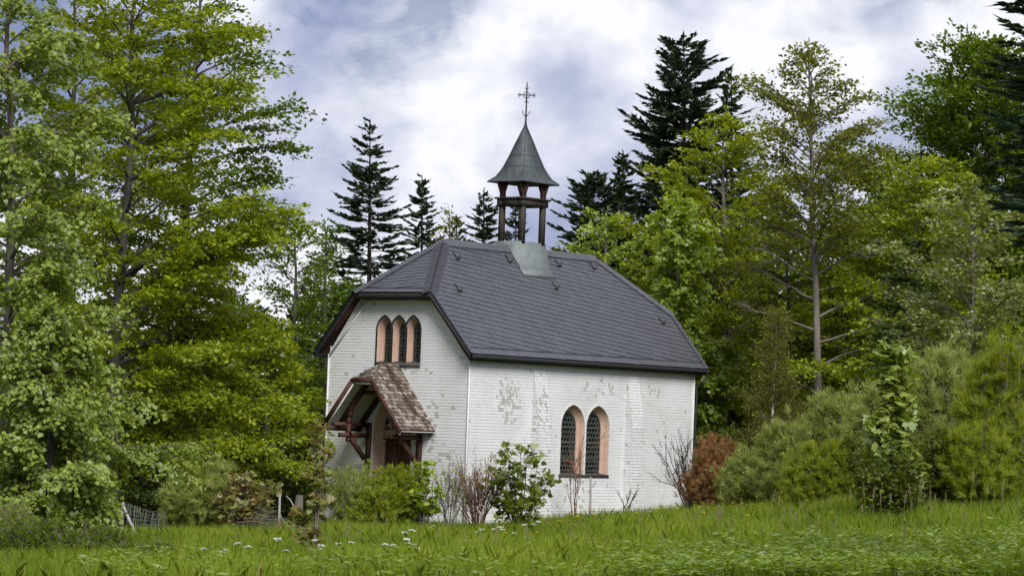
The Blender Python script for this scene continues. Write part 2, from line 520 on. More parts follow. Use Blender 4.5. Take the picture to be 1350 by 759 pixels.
# ------------------------------------------------------------------ chapel
TH = math.radians(38.94)
W2, LEN = 2.83, 11.53
NEAR = Vector((-1.179, 91.0, 0))
ORG = NEAR + Vector((-math.cos(TH), math.sin(TH), 0)) * W2
chapel = thing('chapel', 'small white shingled chapel with dark slate roof and a bell turret', 'chapel', ORG, -TH)
ZR, SL = 8.86, 1.144          # ridge height, roof slope
OV, OVF = 0.30, 0.38          # eave and gable overhang
ZB = -0.9                     # below the ground everywhere
YF, YB = -0.45, LEN + .45     # hip eaves
ZH = 7.10                     # hip eave height
R0, R1 = 1.92, LEN - 1.98     # ridge ends
A_ = (ZR - ZH) / SL           # half width of the hip eave


def zr(x):
    return ZR - SL * abs(x)


def arch(cx, z0, a, zs, za, n=9):
    """closed outline of a pointed opening: up the right side, over the apex, down the left"""
    h = za - zs
    r = (a * a + h * h) / (2 * a)
    ph = np.linspace(0, math.asin(min(1, h / r)), n)
    R = [(cx + a - r + r * math.cos(p), zs + r * math.sin(p)) for p in ph]
    R[-1] = (cx, za)
    Lf = [(2 * cx - x, z) for x, z in R[:-1]][::-1]
    return [(cx + a, z0)] + R + Lf + [(cx - a, z0)]


def inside(p, poly):
    x, y = p
    c = False
    j = len(poly) - 1
    for i in range(len(poly)):
        (xi, yi), (xj, yj) = poly[i], poly[j]
        if (yi > y) != (yj > y) and x < (xj - xi) * (y - yi) / (yj - yi) + xi:
            c = not c
        j = i
    return c


def clip(poly, conv):
    """Sutherland-Hodgman, conv counter-clockwise"""
    out = poly
    for i in range(len(conv)):
        a, b = conv[i], conv[(i + 1) % len(conv)]
        nx, ny = -(b[1] - a[1]), b[0] - a[0]
        inp, out = out, []
        for k in range(len(inp)):
            p, q = inp[k], inp[(k + 1) % len(inp)]
            dp = (p[0] - a[0]) * nx + (p[1] - a[1]) * ny
            dq = (q[0] - a[0]) * nx + (q[1] - a[1]) * ny
            if dp >= 0:
                out.append(p)
            if (dp >= 0) != (dq >= 0):
                s = dp / (dp - dq)
                out.append((p[0] + (q[0] - p[0]) * s, p[1] + (q[1] - p[1]) * s))
        if len(out) < 3:
            return []
    return out


def cover_plane(mb, poly, O, U, V, Nn, course, wid, lift, seed=1, holes=(), rot=0.0, off=lambda v: 0.0, wear=None, gap=0.0005, wj=.3, vj=.01, pivot=None, tint=None):
    """lays overlapping shingles or slates over a convex plane polygon"""
    rng = random.Random(seed)
    O, U, V, Nn = [np.array(a, float) for a in (O, U, V, Nn)]
    us = [p[0] for p in poly]
    vs = [p[1] for p in poly]
    c, s = math.cos(rot), math.sin(rot)
    pv = pivot or (min(us), min(vs))

    def tow(a, b):
        return (pv[0] + a * c - b * s, pv[1] + a * s + b * c)
    ext = max(max(us) - min(us), max(vs) - min(vs)) * 1.2
    if rot == 0:
        ra, rb = (min(us) - pv[0] - .3, max(us) - pv[0] + .3), (min(vs) - pv[1], max(vs) - pv[1])
    else:
        ra, rb = (-ext, ext * 1.2), (-ext, ext)
    b = rb[0]
    while b < rb[1]:
        a = ra[0] - rng.random() * wid
        while a < ra[1]:
            w = wid * (1 + wj * (rng.random() * 2 - 1))
            ctr = tow(a + w / 2, b + course / 2)
            if min(us) - .6 < ctr[0] < max(us) + .6 and min(vs) - .6 < ctr[1] < max(vs) + .6:
                b0 = b + vj * course * (rng.random() * 2 - 1)
                lf = lift * (1 + .2 * (rng.random() * 2 - 1))
                rect = [(a + gap, b0), (a + w - gap, b0), (a + w - gap, b + course * 1.12), (a + gap, b + course * 1.12)]
                cells = [rect]
                if holes:
                    cw = [tow(*q) for q in rect] + [ctr]
                    st = [any(inside(q, h) for h in holes) for q in cw]
                    if all(st):
                        cells = []
                    elif any(st):
                        cells = []
                        for i in range(5):
                            for j in range(5):
                                x0, x1 = rect[0][0] + (w - 2 * gap) * i / 5, rect[0][0] + (w - 2 * gap) * (i + 1) / 5
                                y0, y1 = b0 + (b + course * 1.12 - b0) * j / 5, b0 + (b + course * 1.12 - b0) * (j + 1) / 5
                                if not any(inside(tow((x0 + x1) / 2, (y0 + y1) / 2), h) for h in holes):
                                    cells.append([(x0, y0), (x1, y0), (x1, y1), (x0, y1)])
                tn = rng.random() if tint is None else tint(ctr, rng)
                wr = wear(ctr, rng) if wear else 0.0
                for cell in cells:
                    pw = clip([tow(*q) for q in cell], poly)
                    if len(pw) < 3:
                        continue
                    pts, base = [], []
                    for q in pw:
                        lb = -(q[0] - pv[0]) * s + (q[1] - pv[1]) * c
                        h = lf * (1 - (lb - b0) / (course * 1.12))
                        P = O + U * q[0] + V * q[1] + Nn * (off(q[1]) + h)
                        pts.append(P)
                        if abs(lb - b0) < 1e-6:
                            base.append(P)
                    mb.mesh(pts, [range(len(pts))], tn, wr)
                    if len(base) == 2:
                        d = Nn * (lf + .004)
                        mb.mesh([base[0] - d, base[1] - d, base[1], base[0]], [(0, 1, 2, 3)], tn, wr)
            a += w
        b += course


def wall_with_holes(poly3, holes3):
    bm = bmesh.new()
    for loop in [poly3] + holes3:
        vs = [bm.verts.new(p) for p in loop]
        for i in range(len(vs)):
            bm.edges.new((vs[i], vs[(i + 1) % len(vs)]))
    bmesh.ops.triangle_fill(bm, use_beauty=True, edges=bm.edges[:])
    bm.verts.index_update()
    V = [v.co[:] for v in bm.verts]
    Fs = [[v.index for v in f.verts] for f in bm.faces]
    bm.free()
    return V, Fs


def patches(lst, base):
    def f(c, rng):
        p = base
        for (u, v, ru, rv, pr) in lst:
            d = ((c[0] - u) / ru) ** 2 + ((c[1] - v) / rv) ** 2
            if d < 1:
                p = max(p, pr * (1 - d * .75))
        return (.45 + .5 * rng.random()) if rng.random() < p else rng.random() * .22
    return f


def plinth(v):
    return .12 * max(0.0, (1.38 - v) / 1.38) if v > 0 else .12


# openings -----------------------------------------------------------
FW = [(cx, arch(cx, 4.98, .285, 5.97, 6.37)) for cx in (-.60, -.02, .56)]          # gable windows (x, z)
DX = -.10
DOOR = arch(DX, 0.2, .78, 2.85, 4.08, 12)
SW = [(cy, arch(cy, 1.74, .60, 3.22, 3.91)) for cy in (LEN / 2 - .64, LEN / 2 + .64)]  # side windows (y, z)

# gable wall (front) ---------------------------------------------------
gp = [(-W2, ZB), (W2, ZB), (W2, 5.28), (1.66, 6.92), (-1.66, 6.92), (-W2, 5.28)]
cl = MB()
cover_plane(cl, gp, (0, -.012, 0), (1, 0, 0), (0, 0, 1), (0, -1, 0), .094, .15, .009, 3, [h for _, h in FW] + [DOOR],
            gap=0.0, vj=0.0, tint=lambda c, r: .4 + .35 * r.random(), off=plinth, wear=patches([(1.55, 3.1, .5, .9, .32), (1.9, 2.2, .5, .4, .25), (2.3, 1.7, .45, .4, .2), (.9, 4.75, 1.1, .12, .25), (-.9, 4.8, .6, .2, .3), (-1.2, 6.8, .5, .1, .3)], .006))
gable = cl.build('gable_wall', M['shingle'], chapel)
for nm, yy in (('front', 0.0), ('back', LEN)):
    V, Fs = wall_with_holes([(x, yy, z) for x, z in gp], [[(x, yy, z) for x, z in h] for h in ([q for _, q in FW] + [DOOR] if yy == 0 else [])])
    b = MB()
    b.mesh(V, Fs)
    b.build('gable_backing', M['whitewood'] if yy else M['shingle'], gable) if yy == 0 else b.build('gable_wall', M['shingle'], chapel)

# side walls ------------------------------------------------------------
sp_ = [(0, ZB), (LEN, ZB), (LEN, 5.45), (0, 5.45)]
cl = MB()
BUT = (3.05, 3.67), (7.86, 8.48)
cover_plane(cl, sp_, (W2 + .012, 0, 0), (0, 1, 0), (0, 0, 1), (1, 0, 0), .094, .10, .010, 5, [h for _, h in SW],
            tint=lambda c, r: .3 + .5 * r.random(), off=plinth, wear=patches([(1.9, 3.9, .8, .8, .40), (9.9, 3.1, .3, .45, .3), (9.3, 4.5, .4, .4, .25), (5.9, 1.1, 2.5, .5, .10), (6.4, 4.5, 1.5, .3, .12), (.6, 1.2, .7, .8, .10)], .005))
side = cl.build('side_wall', M['shingle'], chapel)
V, Fs = wall_with_holes([(W2, y, z) for y, z in sp_], [[(W2, y, z) for y, z in h] for _, h in SW])
b = MB()
b.mesh(V, Fs)
b.build('wall_backing', M['shingle'], side)
b = MB()
b.mesh([(-W2, y, z) for y, z in sp_], [(0, 3, 2, 1)])
b.build('side_wall', M['shingle'], chapel)

# tapering shingled buttresses
for k, (y0, y1) in enumerate(BUT):
    b = MB()
    pj, zt, zk = .30, 4.98, 3.25
    wr = patches([((y0 + y1) / 2, 3.75, .5, .75, .4)], .015) if k == 0 else patches([], .015)
    sl = math.hypot(zt - zk, pj)
    cover_plane(b, [(y0, 0), (y1, 0), (y1, sl), (y0, sl)], (W2 + pj, 0, zk), (0, 1, 0), (-pj / sl, 0, (zt - zk) / sl), ((zt - zk) / sl, 0, pj / sl), .094, .09, .017, 11 + k, wear=lambda c, r: wr((c[0], c[1] + zk), r))
    cover_plane(b, [(y0, ZB), (y1, ZB), (y1, zk), (y0, zk)], (W2 + pj, 0, 0), (0, 1, 0), (0, 0, 1), (1, 0, 0), .094, .09, .017, 21 + k, off=plinth, wear=wr)
    for yy, sg in ((y0, -1), (y1, 1)):
        pl = [(W2 + .01, ZB), (W2 + pj + .13, ZB), (W2 + pj + .13, 0), (W2 + pj + .01, 1.38), (W2 + pj + .01, zk), (W2 + .03, zt), (W2 + .01, zt)]
        cover_plane(b, [(p[0], p[1]) for p in [(W2 + .01, ZB), (W2 + pj + .012, ZB), (W2 + pj + .012, zk), (W2 + .014, zt)]], (0, yy - sg * .002, 0), (1, 0, 0), (0, 0, 1), (0, sg, 0), .094, .09, .012, 31 + k, wear=patches([(W2 + .1, 3.4, .4, .7, .4)] if k == 0 else [], .08))
        b.mesh([(p[0], yy - sg * .006, p[1]) for p in pl], [range(len(pl))])
    b.build('buttress', M['shingle'], chapel)

# corner boards
for cxyz in ((W2 + .022, -.022, 2.15), (-W2 - .022, -.022, 2.15), (W2 + .03, LEN + .02, 2.15)):
    b = MB()
    b.box(cxyz, (.05, .05, 6.1), tint=.9)
    b.build('corner_board', M['whitewood'], chapel)


def window(name, arches, plane, depth, inset, case_mat, rev_mat, zs_sill, lattice, case_w):
    """plane(u, w, z): u along the wall, w into the wall"""
    root = MB()
    for k, (cx, out) in enumerate(arches):
        a = max(p[0] for p in out) - cx
        z0 = out[0][1]
        zs = out[1][1]
        za = max(p[1] for p in out)
        inn = arch(cx, z0 + .04, a - inset, zs, za - inset * 1.25)
        m = len(out)
        loops_ = [(0, -.012), (.30, depth * .36), (.30, depth * .46), (.46, depth * .46), (.5, depth * .56), (1, depth)]
        rings_ = []
        for q_, w_ in loops_:
            rings_.append([plane(u, w_, z) for u, z in arch(cx, z0 + .04 * q_, a - inset * q_, zs, za - inset * 1.25 * q_)])
        for r0_, r1_ in zip(rings_[:-1], rings_[1:]):
            root.mesh(r0_ + r1_, [(i, i + 1, m + i + 1, m + i) for i in range(m - 1)])
        # little back lip round the glass
    reveal = root.build(name, rev_mat, chapel)
    cs, gl, le, sl_ = MB(), MB(), MB(), MB()
    for k, (cx, out) in enumerate(arches):
        a = max(p[0] for p in out) - cx
        z0, zs, za = out[0][1], out[1][1], max(p[1] for p in out)
        big = arch(cx, z0, a + case_w, zs, za + case_w * 1.3)
        m = len(out)
        pr = -.036 - .003 * k
        F1 = [(i, i + 1, m + i + 1, m + i) for i in range(m - 1)]
        cs.mesh([plane(u, pr, z) for u, z in out] + [plane(u, pr, z) for u, z in big], F1)
        cs.mesh([plane(u, pr, z) for u, z in big] + [plane(u, 0, z) for u, z in big], F1)
        cs.mesh([plane(u, pr, z) for u, z in out] + [plane(u, 0.01, z) for u, z in out], F1)
        inn = arch(cx, z0 + .04, a - inset, zs, za - inset * 1.25)
        gl.mesh([plane(u, depth + .02, z) for u, z in inn], [range(len(inn))])
        # frame round the glass
        inn2 = arch(cx, z0 + .09, a - inset - .035, zs, za - inset * 1.25 - .05)
        le.mesh([plane(u, depth + .004, z) for u, z in inn] + [plane(u, depth + .004, z) for u, z in inn2], F1)
        x0, x1, zt = cx - a + inset, cx + a - inset, za - inset * 1.25
        ph = 0
        px_, pz_ = lattice
        u = x0 - px_
        while u < x1 + px_:
            z = z0
            seg = 0
            while z < zt:
                st = seg % 4
                ua, ub = [(0, 0), (0, .5), (.5, .5), (.5, 0)][st]
                sgn = 1 if ph % 2 == 0 else -1
                A = (u + sgn * (ua - .25) * px_, z)
                B = (u + sgn * (ub - .25) * px_, z + pz_)
                if inside(A, inn) and inside(B, inn):
                    le.beam(plane(A[0], depth + .008, A[1]), plane(B[0], depth + .008, B[1]), .012, .012, upv=plane_n)
                z += pz_
                seg += 1
            u += px_ * .5
            ph += 1
        for zz in np.arange(z0 + .5, zt - .15, .48):
            le.beam(plane(x0, depth - .004, zz), plane(x1, depth - .004, zz), .02, .02, upv=plane_n)
    cs.build('window_casing', case_mat, reveal)
    gl.build('window_glass', M['glass'], reveal)
    le.build('leading', M['lead'], reveal)
    u0 = min(p[0] for _, o in arches for p in o)
    u1 = max(p[0] for _, o in arches for p in o)
    z0 = arches[0][1][0][1]
    A, B = plane(u0 - .04, -.05, z0), plane(u1 + .04, depth + .02, z0 + .045)
    Vv = [plane(u0 - .045, -.05, zs_sill), plane(u1 + .045, -.05, zs_sill), plane(u1 + .045, -.05, z0 + .0), plane(u0 - .045, -.05, z0 + .0),
          plane(u0 - .002, depth + .02, z0 + .05), plane(u1 + .002, depth + .02, z0 + .05), plane(u0 - .045, .005, zs_sill), plane(u1 + .045, .005, zs_sill)]
    sl_.mesh(Vv, [(0, 1, 2, 3), (3, 2, 5, 4), (6, 7, 1, 0), (0, 3, 4, 6), (1, 7, 5, 2)])
    sl_.build('window_sill', M['sill'], reveal)
    return reveal


plane_n = (0, 1, 0)
window('triple_window', FW, lambda u, w, z: (u, w, z), .24, .085, M['fascia'], M['stone'], 4.84, (.13, .055), .05)
plane_n = (1, 0, 0)
window('arched_window', SW, lambda u, w, z: (W2 - w, u, z), .22, .12, M['whitewood'], M['stone'], 1.66, (.15, .075), .045)

# roof --------------------------------------------------------------------
rm = MB()
XE, ZE = W2 + OV, zr(W2 + OV)
hf, hb = (ZR - ZH) / (R0 - YF), (ZR - ZH) / (YB - R1)
top = [(0, R0, ZR), (0, R1, ZR)]
fr = [(-XE, -OVF, ZE), (-A_, YF, ZH), (A_, YF, ZH), (XE, -OVF, ZE)]
bk = [(-XE, LEN + OVF, ZE), (-A_, YB, ZH), (A_, YB, ZH), (XE, LEN + OVF, ZE)]
Vt = np.array(top + fr + bk)
Ft = [(0, 4, 5, 9, 8, 1), (0, 1, 7, 6, 2, 3)[::1], (0, 3, 4), (1, 8, 7)]
Vu = Vt - np.array([0, 0, .075])
rm.mesh(Vt - np.array([0, 0, .012]), Ft)
roof = rm.build('roof', M['under'], chapel)
ru = MB()
ru.mesh(Vu, Ft)
ru.build('roof_soffit', M['soffit'], roof)
ed = MB()
loop = [2, 3, 4, 5, 9, 8, 7, 6]
dn = np.array([0, 0, .19])
for i in range(8):
    a, b_ = Vt[loop[i]], Vt[loop[(i + 1) % 8]]
    hgt = .19
    # fascia or barge board, a board of real thickness set 1 cm inside the slate edge
    mid = np.array([0, LEN / 2, 0])
    inw = (mid - (a + b_) / 2)
    e = b_ - a
    nrm = np.cross(e, [0, 0, 1])
    nrm /= np.linalg.norm(nrm) + 1e-9
    if np.dot(nrm, inw) < 0:
        nrm = -nrm
    o1, o2 = nrm * .01, nrm * .04
    up_, lo_ = np.array([0, 0, -.02]), np.array([0, 0, -hgt])
    P = [a + o1 + up_, b_ + o1 + up_, b_ + o1 + lo_, a + o1 + lo_, a + o2 + up_, b_ + o2 + up_, b_ + o2 + lo_, a + o2 + lo_]
    ed.mesh(P, [(0, 1, 2, 3), (4, 7, 6, 5), (3, 2, 6, 7), (0, 4, 5, 1)])
# white rake trim on the gable below the barge board
ed.build('barge_board', M['fascia'], roof)
tr = MB()
for sx in (-1, 1):
    tr.beam((sx * 2.80, -.045, 5.14), (sx * 1.30, -.045, 6.86), .03, .07, upv=(0, -1, 0))
tr.beam((-1.30, -.045, 6.87), (1.30, -.045, 6.87), .07, .03, upv=(0, 0, 1))
tr.build('rake_trim', M['whitewood'], roof)
# soffit planks on the gable overhang: three boards with peeling edges
for sx in (-1, 1):
    pk = MB()
    for k, w_ in enumerate((.06, .17, .28)):
        P0 = np.array([sx * XE, -OVF + w_, ZE - .085])
        P1 = np.array([sx * A_, YF + .06 + w_, ZH - .085])
        pk.beam(P0, P1, .05, .03, upv=(sx * .75, 0, .66), tint=k / 3)
    pk.build('soffit_batten', M['redwood'], roof)

sl_m = MB()
ct, stt = 1 / math.hypot(1, SL), SL / math.hypot(1, SL)
slen = (XE) / ct                   # slope length ridge to eave


def slate_tint(c, r):
    return r.random()


for sx in (1, -1):
    # plane coords: u along y, v up the slope from the eave
    O = (sx * XE, 0, ZE)
    Vd = (-sx * ct, 0, stt)
    Nn = (sx * stt, 0, ct)
    vh = (XE - A_) / ct
    poly = [(-OVF, .0), (LEN + OVF, .0), (YB, vh), (R1, slen), (R0, slen), (YF, vh)]
    body = clip([(p[0], p[1]) for p in poly], [(-5, .24), (50, .24), (50, 50), (-5, 50)])
    cover_plane(sl_m, body, O, (0, 1, 0), Vd, Nn, .205, .30, .020, 41 + sx, rot=-.155, pivot=(0, 0), gap=.002, wj=.12, vj=.02)
    eave = clip(poly, [(-5, 0), (50, 0), (50, .27), (-5, .27)])
    cover_plane(sl_m, eave, O, (0, 1, 0), Vd, Nn, .26, .34, .034, 51 + sx, gap=.002, wj=.05, vj=0, tint=lambda c, r: .55 + .3 * r.random())
for fy, hs_, ye, r_, sg in ((0, hf, YF, R0, 1), (1, hb, YB, R1, -1)):
    lh = math.hypot(abs(r_ - ye), ZR - ZH)
    dy, dz = (r_ - ye) / lh, (ZR - ZH) / lh
    O = (0, ye, ZH)
    U = (sg, 0, 0)
    poly = [(-A_, 0), (A_, 0), (0, lh)]
    body = clip(poly, [(-9, .2), (9, .2), (9, 9), (-9, 9)])
    Nn = (0, -dz * sg, abs(dy))
    cover_plane(sl_m, body, O, U, (0, dy, dz), Nn, .185, .28, .020, 61 + fy, rot=.15, pivot=(0, 0), gap=.002, wj=.12, vj=.02)
    eave = clip(poly, [(-9, 0), (9, 0), (9, .22), (-9, .22)])
    cover_plane(sl_m, eave, O, U, (0, dy, dz), Nn, .21, .34, .034, 71 + fy, gap=.002, wj=.05, vj=0, tint=lambda c, r: .6 + .3 * r.random())
sl_m.build('slating', M['slate'], roof)

# ridge and hip caps: close set narrow slates lapping along the line
cap = MB()
rngc = random.Random(8)


def cap_line(A, B, d1, d2, step, wd, lift=.035):
    A, B, d1, d2 = [np.array(q, float) for q in (A, B, d1, d2)]
    l = np.linalg.norm(B - A)
    e = (B - A) / l
    n = int(l / step)
    up_ = np.cross(d1, e)
    for i in range(n):
        s0, s1 = i * step, (i + 1.25) * step
        for d in (d1, d2):
            nn = np.cross(e, d)
            if nn[2] < 0:
                nn = -nn
            p0, p1 = A + e * s0, A + e * min(s1, l)
            w_ = wd * (1 + .12 * (rngc.random() - .5))
            h0, h1 = .062 + lift * .3, .046
            q = [p0 + nn * h0, p0 + d * w_ * .6 - e * step * .18 + nn * (h0 - .004), p0 + d * w_ - e * step * .05 + nn * h0 * .75, p1 + d * w_ + nn * h1 * .7, p1 + nn * h1]
            tn = rngc.random()
            cap.mesh(q, [range(5)], tn)
            dd = nn * .035
            cap.mesh([q[0], q[1], q[1] - dd, q[0] - dd], [(0, 1, 2, 3)], tn)
            cap.mesh([q[1], q[2], q[2] - dd, q[1] - dd], [(0, 1, 2, 3)], tn)


sR, sL = np.array([ct, 0, -stt]), np.array([-ct, 0, -stt])
cap_line((0, R1 + .05, ZR), (0, R0 - .05, ZR), sR, sL, .12, .27)
for sx in (1, -1):
    for (rp, ye) in ((R0, YF), (R1, YB)):
        A, B = np.array([sx * A_, ye, ZH]), np.array([0, rp, ZR])
        e = (B - A) / np.linalg.norm(B - A)
        s_ = np.array([sx * ct, 0, -stt])
        s_ = s_ - e * np.dot(s_, e)
        nside = np.array([sx * stt, 0, ct])
        dside = np.cross(nside, e)
        if dside[1] * (1 if ye < 1 else -1) < 0:
            dside = -dside
        sg = 1 if ye < 1 else -1
        lh = math.hypot(abs(rp - ye), ZR - ZH)
        nf = np.array([0, -sg * (ZR - ZH) / lh, abs(rp - ye) / lh])
        dfront = np.cross(nf, e)
        if dfront[0] * sx > 0:
            dfront = -dfront
        cap_line(A, B, dside / np.linalg.norm(dside), dfront / np.linalg.norm(dfront), .105, .24)
        # edge slates running down the rake below the hip
        A2, B2 = np.array([sx * XE, -OVF if ye < 1 else LEN + OVF, ZE]), A
        e2 = (B2 - A2) / np.linalg.norm(B2 - A2)
        d2 = np.cross(nside, e2)
        if d2[1] * sg < 0:
            d2 = -d2
        cap_line(A2, B2, d2, d2, .16, .17, .02)
cap.build('ridge_cap', M['slate'], roof)

# gutter, snow hooks
gt = MB()
for sx in (1, -1):
    P = []
    for y in np.linspace(-OVF, LEN + OVF + .03, 24):
        P.append((sx * (XE + .045), y, ZE - .075))
    gt.tube(P, .055, 8)
gt.tube([(XE + .045, LEN + .30, ZE - .1), (XE + .03, LEN + .32, ZE - .3), (W2 + .08, LEN + .12, ZE - .55), (W2 + .075, LEN + .10, .2)], .036, 7)
gt.build('gutter', M['fascia'], roof, True)
for (y, v) in ((1.95, 3.95), (1.0, 2.55), (4.6, 4.05), (7.2, 4.1), (6.2, 3.05), (9.1, 4.15), (11.0, 1.9)):
    hk = MB()
    p = np.array([XE, y, ZE]) + np.array([-ct, 0, stt]) * v + np.array([stt, 0, ct]) * .045
    d, n_ = np.array([ct, 0, -stt]), np.array([stt, 0, ct])
    hk.tube([p - d * .3, p, p + d * .05 + n_ * .06, p + n_ * .16, p - d * .03 + n_ * .13], .016, 5)
    hk.beam(p + n_ * .02 + np.array([0, -.07, 0]), p + n_ * .02 + np.array([0, .09, 0]), .03, .05)
    hk.build('snow_hook', M['iron'], roof)

# bell turret --------------------------------------------------------------
YC = LEN / 2
tu = MB()
ta, tb_, ba, bb = .47, .68, .62, .74
zt_, zb_ = 9.06, zr(.62) + .04
Vt2 = [(x * ta, YC + y * tb_, zt_) for x, y in ((1, -1), (1, 1), (-1, 1), (-1, -1))] + [(x * ba, YC + y * bb, zb_) for x, y in ((1, -1), (1, 1), (-1, 1), (-1, -1))]
Vt2 += [(0, YC - bb, ZR + .06), (0, YC + bb, ZR + .06)]
tu.mesh(Vt2, [(0, 1, 2, 3), (0, 4, 5, 1), (2, 6, 7, 3), (3, 7, 8, 4, 0), (1, 5, 9, 6, 2)])
tu.box((.73, YC, zr(.73) + .055), (.34, 1.66, .012), np.array([[ct, 0, stt], [0, 1, 0], [-stt, 0, ct]]))
turret = tu.build('bell_turret', M['zinc'], chapel)
ha, hb2 = .42, .51
for sx in (1, -1):
    for sy in (1, -1):
        x, y = sx * ha, YC + sy * hb2
        p = MB()
        p.box((x, y, 9.66), (.155, .155, 1.34))
        po = p.build('turret_post', M['darkwood'], turret)
        q = MB()
        q.box((x, y, 10.68), (.14, .14, .58))
        q.beam((x, y, 10.5), (x + sx * .16, y, 10.93), .1, .09, upv=(0, 1, 0))
        q.beam((x, y, 10.5), (x, y + sy * .18, 10.93), .1, .09, upv=(1, 0, 0))
        q.beam((x, y, 10.55), (x - sx * .16, y, 10.93), .09, .07, upv=(0, 1, 0))
        q.beam((x, y, 10.55), (x, y - sy * .18, 10.93), .09, .07, upv=(1, 0, 0))
        q.build('turret_strut', M['redpost'], turret)
rb = MB()
for sx in (1, -1):
    rb.box((sx * .44, YC, 10.31), (.18, 1.32, .21))
    rb.box((sx * .47, YC, 10.44), (.24, 1.44, .06))
for sy in (1, -1):
    rb.box((0, YC + sy * .56, 10.31), (.70, .18, .208))
    rb.box((0, YC + sy * .59, 10.44), (.70, .24, .058))
rb.build('ring_beam', M['darkwood'], turret)
sp = MB()
prof = [(0, 1.0), (.015, .97), (.09, .78), (.18, .665), (.275, .565), (.47, .415), (.715, .24), (.97, .045), (1.0, .035)]
SA, SB, z0, z1 = .74, .92, 10.96, 12.82
Vs = []
for h, r_ in prof:
    z = z0 + (z1 - z0) * h
    Vs += [(SA * r_, YC - SB * r_, z), (SA * r_, YC + SB * r_, z), (-SA * r_, YC + SB * r_, z), (-SA * r_, YC - SB * r_, z)]
Fs = [(i * 4 + j, i * 4 + (j + 1) % 4, (i + 1) * 4 + (j + 1) % 4, (i + 1) * 4 + j) for i in range(len(prof) - 1) for j in range(4)]
sp.mesh(Vs, Fs)
sp.mesh([(SA, YC - SB, z0), (SA, YC + SB, z0), (-SA, YC + SB, z0), (-SA, YC - SB, z0)], [(3, 2, 1, 0)])
for k in range(4):         # standing seams on the hips
    sp.tube([Vs[i * 4 + k] for i in range(len(prof))], .016, 5)
for i in (4, 5):           # cross seams
    q = [np.array(Vs[i * 4 + k]) for k in (0, 1, 2, 3, 0)]
    sp.tube(q, .012, 5)
sp.tube([(SA, YC - SB, z0 - .01), (SA, YC + SB, z0 - .01), (-SA, YC + SB, z0 - .01), (-SA, YC - SB, z0 - .01), (SA, YC - SB, z0 - .01)], .022, 5)
sp.build('spire', M['spire'], turret)
cr = MB()
ax = np.array([.78, .62, 0]) / 1.0
ax = np.array([math.cos(TH), math.sin(TH), 0])    # arms of the cross
C0 = np.array([0, YC, 0])


def cpt(u, z):
    return C0 + ax * u + np.array([0, 0, z])


cr.tube([cpt(0, 12.75), cpt(0, 13.0), cpt(0, 14.12), cpt(0, 14.24)], [.05, .026, .02, .006], 6)
cr.tube([cpt(-.26, 13.80), cpt(.26, 13.80)], .018, 6)
cr.ring(cpt(0, 13.80), .10, .013, ax, (0, 0, 1), 18, 5)
for sg in (-1, 1):
    for sg2 in (-1, 1):
        cr.tube([cpt(sg * .18, 13.80), cpt(sg * .22, 13.80 + sg2 * .035), cpt(sg * .26, 13.80 + sg2 * .06), cpt(sg * .235, 13.80 + sg2 * .075)], .011, 5)
        cr.tube([cpt(0, 13.80 + sg2 * .17), cpt(sg * .035, 13.80 + sg2 * .21), cpt(sg * .06, 13.80 + sg2 * .24), cpt(sg * .075, 13.80 + sg2 * .215)], .011, 5)
    cr.tube([cpt(0, 13.07), cpt(sg * .05, 13.16), cpt(sg * .10, 13.20), cpt(sg * .12, 13.29)], .013, 5)
    cr.tube([cpt(sg * .26, 13.8), cpt(sg * .30, 13.8)], [.024, .004], 5)
cr.build('cross', M['iron'], turret)

# door --------------------------------------------------------------------
dr = MB()
inn = arch(DX, .2, .645, 2.85, 3.85, 12)
m_ = len(DOOR)
DD = .30
dr.mesh([(u, -.012, z) for u, z in DOOR] + [(u, DD, z) for u, z in inn], [(i, i + 1, m_ + i + 1, m_ + i) for i in range(m_ - 1)])
big = arch(DX, .2, .78 + .09, 2.85, 4.08 + .11, 12)
dr.box((DX, DD + .03, 2.78), (1.31, .16, .26))
dr.box((DX - .6, DD - .02, 2.56), (.14, .14, .09))
dr.box((DX + .6, DD - .02, 2.56), (.14, .14, .09))
dr.box((DX - .615, DD + .01, 1.4), (.08, .1, 2.3))
dr.box((DX + .615, DD + .01, 1.4), (.08, .1, 2.3))
surround = dr.build('door_surround', M['stoneb'], chapel)
cs = MB()
F1 = [(i, i + 1, m_ + i + 1, m_ + i) for i in range(m_ - 1)]
cs.mesh([(u, -.040, z) for u, z in DOOR] + [(u, -.040, z) for u, z in big], F1)
cs.mesh([(u, -.040, z) for u, z in big] + [(u, 0, z) for u, z in big], F1)
cs.mesh([(u, -.040, z) for u, z in DOOR] + [(u, .01, z) for u, z in DOOR], F1)
cs.build('door_casing', M['whitewood'], surround)
lu = MB()
lun = [(u, z) for u, z in arch(DX, 2.91, .645, 2.85 + .07, 3.85, 12)]
lu.mesh([(u, DD + .03, z) for u, z in lun], [range(len(lun))])
lu.build('stained_lunette', M['stained'], surround)
lb = MB()
for k in range(9):
    lb.box((DX - .54 + .135 * k, DD + .012, 2.955), (.06, .02, .07))
for a_ in (25, 60, 90, 120, 155):
    r_ = .55 if a_ in (25, 155) else .85
    lb.beam((DX, DD + .015, 2.93), (DX + r_ * math.cos(math.radians(a_)) * .9, DD + .015, 2.93 + r_ * math.sin(math.radians(a_))), .018, .018, upv=(0, 1, 0))
lb.ring((DX, DD + .015, 3.15), .2, .012, n=16)
lb.build('lunette_leading', M['iron'], surround)
